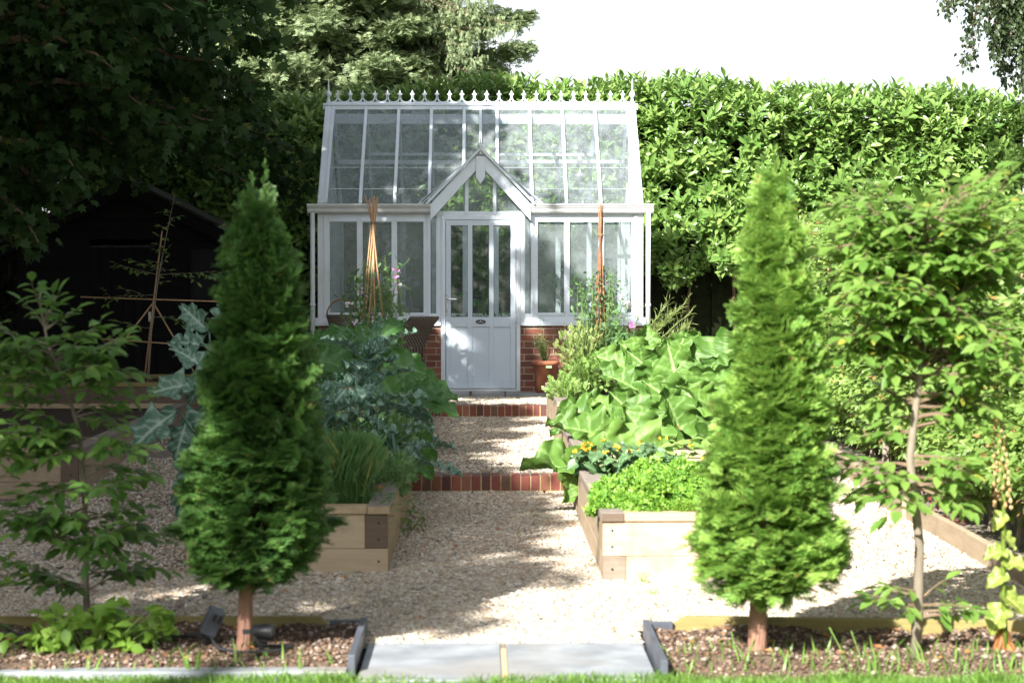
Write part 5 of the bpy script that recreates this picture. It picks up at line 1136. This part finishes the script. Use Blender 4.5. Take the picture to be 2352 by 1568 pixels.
# ------------------------------------------------------------ plants in the beds
RH = [bigleaf('rhubarb', i, 21, 37) for i in range(5)]; KA = [bigleaf('kale', i + 10, 13, 29) for i in range(5)]; SQ = [bigleaf('squash', i + 20, 15, 21) for i in range(4)]
def bigplant(name, label, cat, base, leaves, tms, mat, stem, sr=.010, group=None, seed=0):
    """leaves: (px, py, depth, dir xyz, normal xyz, size)"""
    t = thing(name, label, cat, base, group); lb = LB(); st = MB(); b = Vector(base)
    for i, (px, py, Y, d, n, s) in enumerate(leaves):
        p = at(px, py, Y); n = (n[0] + random.gauss(0, .28), n[1] + random.gauss(0, .2), n[2] + random.gauss(0, .3)); lb.put(tms[i % len(tms)], [tuple(p)], [d], [n], [s]); dv = Vector(d).normalized()
        g0 = b + Vector(((p.x - b.x) * .25, (p.y - b.y) * .25, 0))
        st.tube([g0, (g0 + p) / 2 + Vector((0, 0, .05)), p, p + dv * s * .12 + Vector((0, 0, -.004))], [sr, sr * .85, sr * .7, sr * .4], 7)
    st.build('stalks', M[stem], t, True); lb.build('leaves', M[mat], t, True); return t
def V3(x, y, z): return (x, y, z)
# rhubarb: petiole ends and blade directions read off the photo's large leaves
def r3(): return random.uniform(-.15, .15)
lv = [
 (1390, 1085, 13.5, (-1, -.15, .22), (.15, -.42, .9), .58), (1330, 1055, 13.4, (-.3, -.3, -.95), (.15, -.9, 0.30), 0.31), (1490, 1060, 14.0, (-.85, -.2, 0.36), (.2, -.75, .6), 0.51),
 (1500, 1040, 14.2, (-.35, .1, 0.65), (0, -.9, .5), 0.41), (1640, 1010, 14.2, (-.25, -.3, -.9), (.2, -.95, .3), 0.41), (1640, 1005, 14.3, (.95, -.1, .1), (0, -.6, .8), 0.38),
 (1490, 990, 15.0, (-.6, .1, 0.65), (-.1, -.8, .4), 0.43), (1380, 1000, 14.6, (-.9, -.1, 0.30), (0, -.6, .7), 0.41), (1455, 1100, 13.6, (.4, -.3, .2), (0, -.6, .8), 0.30), (1420, 1100, 13.5, (-.6, -.4, .0), (0, -.6, .8), 0.27)]
bigplant('rhubarb_plant', 'big rhubarb clump whose long leaf reaches left over the gravel path', 'rhubarb', (1.0, 13.95, 0.34), lv, RH, 'rhubarb', 'redstem', .013, 'rhubarb clumps in the right beds')
lv = [(1590, 960, 15.2, (-.75, .1, 0.65), (.1, -.85, .5), 0.49), (1610, 950, 15.3, (.5, .0, .7), (0, -.8, .6), 0.46), (1680, 970, 15.2, (.6, -.1, .5), (0, -.7, .7), 0.46), (1660, 960, 15.0, (-.5, -.2, 0.47), (0, -.7, .7), 0.41),
 (1560, 985, 14.9, (-.2, -.1, .6), (0, -.7, .6), 0.38), (1720, 1000, 15, (.9, .0, .1), (0, -.5, .8), .4), (1700, 930, 15.8, (.1, .2, .8), (.1, -.9, .4), 0.41), (1750, 960, 15, (.6, -.4, .4), (0, -.7, .7), 0.41)]
bigplant('rhubarb_plant', 'rhubarb clump in the centre of the bed partly hidden by the right yew', 'rhubarb', (1.8, 15.1, 0.36), lv, RH[2:] + RH[:2], 'rhubarb', 'redstem', .013, 'rhubarb clumps in the right beds')
lv = [(1470, 900, 16.6, (-.8, .2, .5), (.1, -.8, .5), 0.43), (1500, 890, 16.5, (.3, .1, .8), (0, -.9, .4), 0.39), (1560, 900, 16.4, (-.2, .2, .9), (-.2, -.9, .2), 0.46), (1450, 960, 16, (-.8, .0, .4), (0, -.8, .6), 0.38), (1545, 930, 16.0, (.7, 0, .6), (.2, -.8, .6), 0.44),
 (1400, 950, 16.2, (-.95, -.1, 0.13), (0, -.6, .8), 0.43), (1370, 965, 16.0, (-.95, -.2, -.2), (0, -.6, .8), 0.39), (1520, 870, 16.8, (-.6, .1, .5), (.1, -.8, .5), 0.39)]
bigplant('rhubarb_plant', 'rhubarb clump just below the right sweet pea canes', 'rhubarb', (1.35, 16.4, 0.36), lv, RH[1:] + RH[:1], 'rhubarb', 'redstem', .013, 'rhubarb clumps in the right beds')
lv = [(1500, 850, 17.8, (-.6, .1, 0.56), (0, -.85, .5), 0.41), (1540, 850, 17.6, (.3, .1, .8), (0, -.9, .4), 0.39), (1590, 860, 17.6, (.75, 0, 0.56), (.3, -.7, .6), 0.60), (1620, 880, 17.4, (.9, -.1, .4), (.1, -.6, .8), 0.47), (1450, 850, 17.8, (-.8, .1, .4), (0, -.8, .6), 0.39),
 (1600, 900, 17.2, (.2, -.2, .5), (0, -.7, .7), 0.35), (1660, 870, 17.6, (.8, .1, .4), (0, -.6, .8), 0.41), (1480, 830, 18.0, (.1, .2, .9), (0, -.9, .3), 0.35), (1560, 845, 18, (.3, .1, .6), (0, -.9, .4), 0.39)]
bigplant('rhubarb_plant', 'rhubarb clump farthest back with tall pale arching leaves', 'rhubarb', (1.8, 17.4, 0.48), lv, RH[3:] + RH[:3], 'rhubarb', 'redstem', .013, 'rhubarb clumps in the right beds')
# curly parsley mounds
def curly(seed):
    g = np.random.default_rng(seed); P = []
    for i in range(9):
        d = g.normal(size=3) + [0, 0, .5]; d /= np.linalg.norm(d); P.append((OVS, tuple(d * .25 * g.random()), tuple(d), tuple(g.normal(size=3)), g.uniform(.5, .9)))
    return compound(P)
CU = [curly(i) for i in range(4)]
def mound(name, label, cat, boxes, mat, tms, n, s, stemh=.1, group=None, base=None, nz=.8):
    t = thing(name, label, cat, base or (boxes[0][0], boxes[0][1], .3), group); lb = LB(); st = MB()
    for (cx, cy, cz, rx, ry, rz) in boxes:
        k = n; u = unit(k) * rng.uniform(.75, 1.0, (k, 1)); u[:, 2] = np.abs(u[:, 2]); p = u * [rx, ry, rz] + [cx, cy, cz]; p[:, 2] += .05 * (VN(p[:, 0] * 1 + 20, p[:, 1], .07) - .5)
        put_multi(lb, tms, p, u + unit(k) * .7 + [0, 0, nz], unit(k), rng.uniform(s[0], s[1], k))
        for _ in range(24): a = random.uniform(0, 6.28); st.tube([(cx, cy, cz - stemh), (cx + rx * .6 * math.cos(a), cy + ry * .6 * math.sin(a), cz + rz * .5)], [.004, .002], 4)
    st.build('stems', M['greenstem'], t); lb.build('leaves', M[mat], t); return t
bxs = []
for i in range(22):
    x = random.uniform(.80, 1.85); y = random.uniform(10.85, 12.4); bxs.append((x, y, .33, random.uniform(.13, .2), random.uniform(.14, .2), random.uniform(.13, .23)))
bxs += [(.72, 10.95, .34, .13, .14, .10), (.74, 11.25, .34, .12, .16, .14), (.9, 10.8, .33, .14, .12, .10), (1.15, 10.82, .33, .14, .12, .10), (1.4, 10.82, .33, .14, .12, .11)]
mound('parsley_plants', 'mass of bright green curly parsley filling the front right bed', 'parsley', bxs, 'parsley', CU, 430, (.028, .046))
mound('yellow_parsley', 'small yellow green curly clump at the front edge of the parsley', 'parsley', [(1.22, 10.74, .35, .10, .07, .08), (1.10, 10.75, .35, .07, .06, .06)], 'lime', CU, 420, (.02, .032))
# grey green leaves with orange flowers behind the parsley
t = thing('nasturtium_plant', 'grey green broad leaved plant with small orange flowers between parsley and rhubarb', 'plant', (.95, 13.0, .36)); lb = LB(); n = 120
p = np.array([.95, 12.95, .42]) + unit(n) * [.3, .3, .12]; lb.put(bigleaf('squash', 77, 7, 7), p, unit(n) * [1, 1, .3] + [0, -.4, -.1], unit(n) * .4 + [0, -.5, 1], rng.uniform(.07, .13, n)); lb.build('leaves', M['blueleaf'], t, True)
for k in range(34):
    p = np.array([1.2, 12.7, .52] if k < 20 else [.85, 13.0, .52]) + unit(1)[0] * ([.6, .5, .08] if k < 20 else [.18, .2, .05]); q = LB(); q.put(OVW, p + unit(5) * .004, unit(5) + [0, -.3, .3], unit(5), .024); q.build('flower', M['orange'], t)
# trailing broad green leaves right behind the parsley
t = thing('strawberry_plants', 'low broad green leaves at the back of the parsley bed', 'plant', (1.6, 13.0, .36)); lb = LB(); n = 170
p = np.array([1.55, 12.9, .46]) + unit(n) * [.42, .35, .13]; lb.put(OVW, p, unit(n) * [1, 1, .3] + [0, -.4, 0], unit(n) * .4 + [0, -.5, 1], rng.uniform(.06, .10, n)); lb.build('leaves', M['herb'], t)
# soft herb bush beside the rhubarb
HB = [spray(OVW, 9, 2.2, 30 + i, .0) for i in range(3)]
def herb(name, label, c, r, n, s, mat, up=1.0, cat='herb'):
    t = thing(name, label, cat, (c[0], c[1], c[2] - r[2])); lb = LB(); u = unit(n) * rng.uniform(.3, 1, (n, 1)) ; p = np.array(c) + u * r
    put_multi(lb, HB, p, u + [0, -.1, up] + unit(n) * .3, unit(n), rng.uniform(s[0], s[1], n)); lb.build('leaves', M[mat], t)
    st = MB()
    for _ in range(30): a = random.uniform(0, 6.28); st.tube([(c[0], c[1], c[2] - r[2] - .05), (c[0] + r[0] * .8 * math.cos(a), c[1] + r[1] * .8 * math.sin(a), c[2] + r[2] * .6)], [.005, .002], 4)
    st.build('stems', M['greenstem'], t); return t
herb('oregano_bush', 'bushy light green herb beside the pot and right of the door', (X_(1350, 19), 18.9, .70), (.24, .3, .17), 400, (.018, .028), 'herb', .4)
herb('mint_plants', 'light green herb spilling over the bed corner below the terracotta pot', (X_(1300, 18.2), 18.0, .60), (.18, .3, .14), 200, (.018, .028), 'herb')
# ------------------------------------------------------------ brassicas on the left
def kale(name, label, base, h, n, s, seed, head=True, group='blue green brassica plants in the left bed'):
    g = np.random.default_rng(seed); t = thing(name, label, 'kale', base, group); b = np.array(base); st = MB(); lb = LB()
    st.tube([tuple(b), tuple(b + [.02, 0, h * .5]), tuple(b + [0, -.02, h])], [.018, .014, .01], 8); P = []; D = []; N = []; S = []
    for i in range(n):
        u = (i + .5) / n; a = i * 2.4 + g.normal() * .3; c = np.array([math.cos(a), math.sin(a), 0]); z = h * (.12 + .85 * u); rr = .10 + .08 * g.random()
        p = b + [0, 0, z] + c * rr * (1.1 - .5 * u) + [0, 0, .05]; st.tube([tuple(b + [0, 0, z]), tuple(p)], [.007, .005], 5)
        P.append(p); D.append(c * (1.1 - .4 * u) + [0, 0, .15 + .7 * u + g.normal() * .15]); N.append(-c * (.3 + .4 * u) + [0, 0, 1]); S.append(s * g.uniform(.7, 1.15) * (1.05 - .45 * u))
    for k in range(5): sl = slice(k, None, 5); lb.put(KA[k], P[sl], D[sl], N[sl], S[sl])
    if head:
        for k in range(9):
            q = b + [g.normal() * .05, g.normal() * .05, h]; e = q + [g.normal() * .06, g.normal() * .05, g.uniform(.08, .2)]; st.tube([tuple(b + [0, 0, h * .9]), tuple(q), tuple(e)], [.006, .005, .003], 5)
            m = 16; lb.put(OVS, e + g.normal(size=(m, 3)) * [.02, .02, .03], g.normal(size=(m, 3)) + [0, 0, 1], unit(m), .022)
    st.build('stems', M['kale'], t, True); lb.build('leaves', M['kale'], t, True); return t
kale('kale_plant', 'kale gone to a pale flowering head in the middle of the left bed', (X_(845, 14.6), 14.6, .3), .80, 14, .46, 3)
kale('kale_plant', 'bushy blue green kale behind the chives', (X_(800, 13.4), 13.4, .3), .46, 13, .44, 4)
kale('kale_plant', 'kale leaning over the side of the left bed towards the brick step', (X_(900, 13.0), 13.1, .3), .30, 11, .32, 5, False)
kale('kale_plant', 'blue green kale just right of the left yew crown', (X_(745, 12.9), 12.9, .3), .45, 12, .42, 6)
kale('kale_plant', 'kale between the flowering one and the squash leaves', (X_(890, 15.4), 15.4, .3), .32, 9, .34, 10, False)
lv = [(455, 885, 13.8, (-1, -.1, 0.04), (0, -.8, .6), 0.34), (470, 850, 14, (-.6, .1, .6), (0, -.8, .5), 0.30), (480, 800, 14.2, (-.7, .1, 0.29), (0, -.8, .5), 0.31), (480, 760, 14.3, (-.6, 0, .5), (0, -.8, .5), 0.28), (510, 760, 14.3, (.1, 0, .9), (0, -.9, .3), 0.28), (410, 945, 13.4, (-.85, -.3, -.45), (.1, -.9, .4), .40),
 (480, 930, 13.6, (-.5, -.3, -.75), (0, -.9, .4), 0.34), (460, 1010, 13.4, (-.35, -.3, -.85), (.1, -.9, .3), 0.33), (440, 1080, 13.2, (-.2, -.3, -.9), (.1, -.9, .3), 0.30), (430, 960, 13.5, (-.2, -.4, -.8), (0, -.9, .3), 0.28), (450, 1130, 13.2, (-.1, -.2, -.9), (0, -.9, .3), 0.25), (500, 840, 14, (-.3, -.3, -.3), (0, -.9, .4), 0.31), (520, 900, 13.8, (-.5, -.2, .2), (0, -.8, .5), 0.31)]
bigplant('kale_plant', 'kale with broad lobed leaves spreading left of the left yew', 'kale', (-1.75, 13.6, .3), lv, KA, 'kale', 'kale', .009, 'blue green brassica plants in the left bed')
lv = [(910, 840, 16.2, (.7, -.3, -.1), (0, -.8, .6), 0.27), (880, 870, 16.0, (.2, -.4, -.3), (0, -.9, .5), 0.29), (950, 950, 15.6, (.5, -.4, -.5), (.1, -.9, .4), 0.24), (920, 980, 15.2, (.3, -.4, -.6), (0, -.9, .4), 0.26), (870, 780, 16.8, (.4, .1, 0.36), (0, -.9, .5), 0.27), (900, 940, 15.4, (-.3, -.4, -.4), (0, -.9, .4), 0.27), (880, 815, 17.5, (-.7, 0, .3), (0, -.7, .7), 0.29), (890, 830, 17.4, (.6, -.1, .2), (0, -.7, .7), 0.24), (945, 900, 17.2, (.8, -.1, 0.04), (0, -.7, .7), 0.24), (940, 850, 17, (-.5, -.2, .3), (0, -.8, .6), 0.30), (960, 880, 16.8, (.8, -.3, -.2), (0, -.7, .7), 0.29),
 (870, 830, 17.2, (-.9, -.1, .1), (0, -.7, .7), 0.29), (930, 880, 16.8, (-.3, -.4, -.4), (0, -.9, .4), 0.29), (970, 905, 16.6, (.85, -.2, 0.04), (0, -.7, .7), 0.29), (985, 925, 16.5, (.9, -.2, -.2), (0, -.6, .8), 0.26), (900, 900, 16.6, (-.3, -.3, -.5), (0, -.9, .4), 0.29),
 (840, 800, 17.8, (-.1, .1, .6), (0, -.9, .4), 0.24), (930, 930, 16.4, (.4, -.4, -.6), (0, -.9, .4), 0.27), (800, 800, 17.6, (-.6, .0, .4), (0, -.8, .5), 0.29), (780, 840, 17.3, (-.5, -.2, .2), (0, -.8, .5), 0.29), (955, 1000, 14.7, (.5, -.4, -.75), (-.5, -.7, .4), 0.24), (965, 1045, 14.2, (.4, -.4, -.85), (-.5, -.7, .4), 0.19)]
bigplant('squash_plant', 'squash with large dark green leaves below the wicker chair', 'squash', (-.95, 17.2, .5), lv, SQ, 'squash', 'greenstem', .008)
lv = [(700, 800, 18.2, (-.5, .0, .5), (0, -.8, .5), .30), (740, 790, 18.4, (.6, 0, .5), (0, -.8, .5), .30), (760, 850, 18, (.3, -.3, .1), (0, -.8, .6), .32), (710, 850, 18, (-.4, -.3, .1), (0, -.8, .6), .30), (730, 900, 17.6, (.2, -.3, -.4), (0, -.9, .4), .30), (690, 930, 17.6, (-.2, -.3, -.3), (0, -.9, .4), .30)]
bigplant('squash_plant', 'squash leaves at the left end of the bed between the left yew and the kale', 'squash', (-1.6, 18.0, .5), lv, SQ, 'squash', 'greenstem', .008)
# chives
t = thing('chives_clump', 'tuft of tall thin chives at the front corner of the left bed', 'chives', (X_(800, 11.4), 11.4, .3)); lb = LB(); n = 2400
p = np.stack([X_(800, 11.4) + rng.normal(size=n) * .045, 11.4 + rng.normal(size=n) * .10, .30 + 0 * rng.random(n)], 1); p[:, 1] = np.clip(p[:, 1], 11.12, 11.8); o_ = p - [X_(800, 11.4), 11.4, .3]
d = o_ * .9 + rng.normal(size=(n, 3)) * .085 + [0, 0, 1]; TH = (BL[0] * [.10, 1, .8], BL[1]); lb.put(TH, p, d, unit(n), rng.uniform(.26, .46, n))
n = 90; p = np.stack([X_(850, 11.15) + rng.normal(size=n) * .06, 11.12 + rng.random(n) * .1, .34 + 0 * rng.random(n)], 1); lb.put(TH, p, unit(n) * .8 + [.3, -.4, .4], unit(n), rng.uniform(.12, .26, n)); lb.build('blades', M['chive'], t)
# small yellow flowers of the bolting brassica
t = thing('bolting_rocket', 'thin stems with tiny yellow flowers in front of the kale', 'plant', (X_(790, 13), 13.0, .3)); st = MB(); lb = LB()
for k in range(16):
    e = at(random.uniform(740, 850), random.uniform(900, 1000), 13); st.tube([(X_(790, 13), 13, .3), ((e.x + X_(790, 13)) / 2, 13, .5), tuple(e)], [.004, .003, .0015], 4); m_ = 7; lb.put(OVW, np.array(e) + rng.normal(size=(m_, 3)) * .03, unit(m_), unit(m_), .014)
st.build('stems', M['greenstem'], t); lb.build('flowers', M['lime'], t)
# ------------------------------------------------------------ sweet pea wigwams
def wigwam(x, ytie, ytop, Y, zb, rad, ncane, label, plabel, seed, flowers, spread=1., mt='hazel', px0=None):
    g = np.random.default_rng(seed); tie = at(x, ytie, Y); top = at(x, ytop, Y); c = Vector((tie.x, Y, zb)); H = top.z - tie.z
    t = thing('cane_wigwam', label, 'plant support', tuple(c), 'stick wigwams for the sweet peas')
    for k in range(ncane):
        a = 2 * math.pi * k / ncane + g.normal() * .15; f = c + Vector((rad * math.cos(a), rad * math.sin(a), 0)); m = tie + Vector((g.normal() * .012, g.normal() * .012, 0)); d = (m - f).normalized()
        e = m + Vector((-(f.x - m.x) * .10 * g.uniform(.4, 1.2) * spread, -(f.y - m.y) * .1, H * g.uniform(.45, 1)))
        mid = (f + m) / 2 + Vector((g.normal() * .012 - (f.x - m.x) * .12, g.normal() * .012, 0)); MB().tube([f, mid, m, e], [.009, .008, .007, .005], 6).build('cane', M[mt], t, True)
    MB().lathe(tie + Vector((0, 0, -.015)), [(.025, 0), (.030, .01), (.030, .022), (.025, .03)], 10).build('twine', M['twig'], t)
    s = thing('sweet_pea_plant', plabel, 'sweet pea', tuple(c), 'sweet peas on the wigwams'); lb = LB(); fl_ = LB(); fw = LB(); tn = MB(); zt = tie.z - .45
    for k in range(46):
        a = g.uniform(0, 6.28); r = max(rad, .17) * g.uniform(.6, 1.55); p0 = c + Vector((r * math.cos(a), r * .8 * math.sin(a), 0)); hh_ = (zt - zb) * g.uniform(.45, 1.12); p1 = p0 * 1 + Vector((g.normal() * .06 - (p0.x - c.x) * .35, g.normal() * .05, hh_))
        tn.tube([p0, (p0 + p1) / 2 + Vector((g.normal() * .05, 0, 0)), p1], [.004, .003, .0015], 4)
        n = int(30 * hh_ / .9); u = g.random(n)[:, None]; p = np.array(p0) * (1 - u) + np.array(p1) * u + g.normal(size=(n, 3)) * [.05, .05, .03]; lb.put(OV, p, g.normal(size=(n, 3)) + [0, -.1, .2], g.normal(size=(n, 3)) + [0, -.4, .7], g.uniform(.035, .075, n))
        n = 12; u = g.random(n)[:, None] ** .5; p = np.array(p0) * (1 - u) + np.array(p1) * u; lb.put((BL[0] * [.35, 1, 1], BL[1]), p, g.normal(size=(n, 3)) * .8 + [0, -.1, .9], unit(n), g.uniform(.08, .2, n))
    for (fx_, fy_, kind) in flowers:
        q = at(fx_, fy_, Y - rad); m = 7; ff = LB(); ff.put(OVW, np.array(q) + g.normal(size=(m, 3)) * .012, unit(m), unit(m) + [0, -1, 0], .04); ff.build('flower', M['petal' if kind else 'petalw'], s); tn.tube([q, q + Vector((random.uniform(-.05, .05), .1, -.25))], [.002, .003], 4)
    tn.build('tendrils', M['greenstem'], s); lb.build('leaves', M['pea'], s)
wigwam(857, 512, 448, 19.5, .56, .21, 9, 'wigwam of pale hazel sticks fanned open at the top, left of the door', 'sweet peas with pink and white flowers climbing the left wigwam', 61, [(912, 622, 1), (905, 640, 1), (915, 655, 0), (838, 675, 1), (800, 700, 0), (815, 740, 0), (828, 745, 0), (905, 665, 0)], 2.5, 'cane')
wigwam(1380, 540, 462, 19.5, .50, .11, 15, 'narrow wigwam of dark brown willow sticks, right of the door', 'sweet peas with lilac flowers climbing the right wigwam', 62, [(1438, 690, 0), (1430, 680, 0), (1440, 700, 0), (1300, 773, 1), (1448, 748, 1), (1455, 752, 1)], .6, 'hazel')
# pale pods and tendrils standing out left of the right wigwam
herb('pea_shoots', 'pale grey green pea shoots spreading round the right wigwam', (X_(1330, 19.3), 19.2, .95), (.22, .25, .25), 200, (.016, .026), 'wisp', 1.2, 'plant')
herb('aster_plants', 'leafy green plants under the right window beside the wigwam', (X_(1420, 19.6), 19.5, .85), (.30, .3, .28), 330, (.018, .030), 'pea', 1.0, 'plant')
herb('currant_bush', 'leafy dark bush at the foot of the left wigwam', (X_(820, 19.2), 19.1, .82), (.36, .35, .30), 420, (.022, .034), 'pea', .8, 'bush')
herb('currant_bush', 'leafy bush at the corner of the greenhouse beside the left downpipe', (X_(735, 20), 19.9, .75), (.30, .3, .30), 300, (.022, .034), 'pea', .8, 'bush')
# asparagus fern
t = thing('asparagus_fern', 'feathery asparagus ferns leaning right in front of the right downpipe', 'plant', (X_(1470, 19.6), 19.6, .56)); st = MB(); lb = LB()
for k in range(16):
    e = at(random.uniform(1470, 1590), random.uniform(690, 790), 19.6); b = Vector((X_(1450 + k * 2, 19.6), 19.6, .6)); pts = [b, b + (e - b) * .5 + Vector((-.04, 0, .1)), e]; st.tube(pts, [.005, .004, .001], 4)
    n = 36; u = rng.random(n)[:, None] ** .6; p = np.array(pts[1]) * (1 - u) + np.array(e) * u; dv = np.array(e - b); dv /= np.linalg.norm(dv); lb.put((BL[0] * [.5, 1, 1], BL[1]), p, unit(n) * .8 + dv, unit(n), rng.uniform(.05, .13, n))
st.build('stems', M['greenstem'], t); lb.build('fronds', M['wisp'], t)
# shrub in the terracotta pot
t = thing('potted_shrub', 'thin upright green shrub growing in the large terracotta pot', 'shrub', (.73, 22.56, .68)); st = MB(); lb = LB()
for k in range(16):
    e = Vector((.69 + random.gauss(0, .075), 22.5 + random.gauss(0, .05), random.uniform(.85, 1.0))) if k else Vector((.665, 22.5, 1.20)); st.tube([(.73, 22.56, .66), tuple(e)], [.004, .0015], 4); n = 46; u = rng.random(n)[:, None]; lb.put(OVS, np.array([.73, 22.56, .68]) * (1 - u) + np.array(e) * u + rng.normal(size=(n, 3)) * .02, unit(n) + [0, 0, .4], unit(n), rng.uniform(.015, .03, n))
for k in range(8):
    e = Vector((.95 + random.gauss(0, .08), 22.4, random.uniform(.62, .9))); st.tube([(.75, 22.5, .68), ((.75 + e.x) / 2, 22.45, e.z + .08), tuple(e)], [.002, .0015, .001], 4)
st.build('stems', M['twig'], t); lb.build('leaves', M['herb'], t)
# small weeds on the gravel
def weed(x, y, s, lab, mat='youngleaf'):
    Y = CAMZ * FPX / (y - 640); p = np.array([X_(x, Y), Y, .01]); t = thing('weed', lab, 'weed', tuple(p), 'small weeds on the gravel'); n = 34; lb = LB(); st = MB()
    lb.put(OV, p + unit(n) * [s, s, s * .7] + [0, 0, s * .8], unit(n) + [0, 0, .2], unit(n) * .5 + [0, -.3, 1], s * rng.uniform(.35, .6, n))
    for _ in range(6): st.tube([tuple(p), tuple(p + np.array([random.gauss(0, s * .5), random.gauss(0, s * .5), s]))], [.003, .0015], 4)
    st.build('stems', M['greenstem'], t); lb.build('leaves', M[mat], t)
weed(945, 1222, .085, 'leafy green weed at the foot of the front left bed side'); weed(1478, 1345, .035, 'tiny weed in the gravel at the front of the right timber bed', 'herb'); weed(1500, 1375, .022, 'flat little weed in the sunny gravel below the right bed', 'herb')
t = thing('grass_stalks', 'two long seeding grass stalks standing before the right edging board', 'grass stalks', (1.55, 8.35, 0)); 
for a, b in (((1960, 1545), (1905, 1440)), ((1990, 1545), (1955, 1448)), ((1700, 1560), (1680, 1450))): MB().tube([at(*a, 8.3), at(*b, 8.3)], [.002, .0035], 5).build('stalk', M['herb'], t)

herb('chard_plants', 'low mixed green leaves at the path edge of the left bed', (X_(905, 12.3), 12.4, .40), (.10, .5, .10), 170, (.020, .032), 'pea', .5, 'plant')
herb('comfrey_plants', 'mid green leaves filling the gap under the kale in the left bed', (X_(830, 14), 14.1, .45), (.45, .5, .22), 420, (.024, .038), 'pea', .6, 'plant')
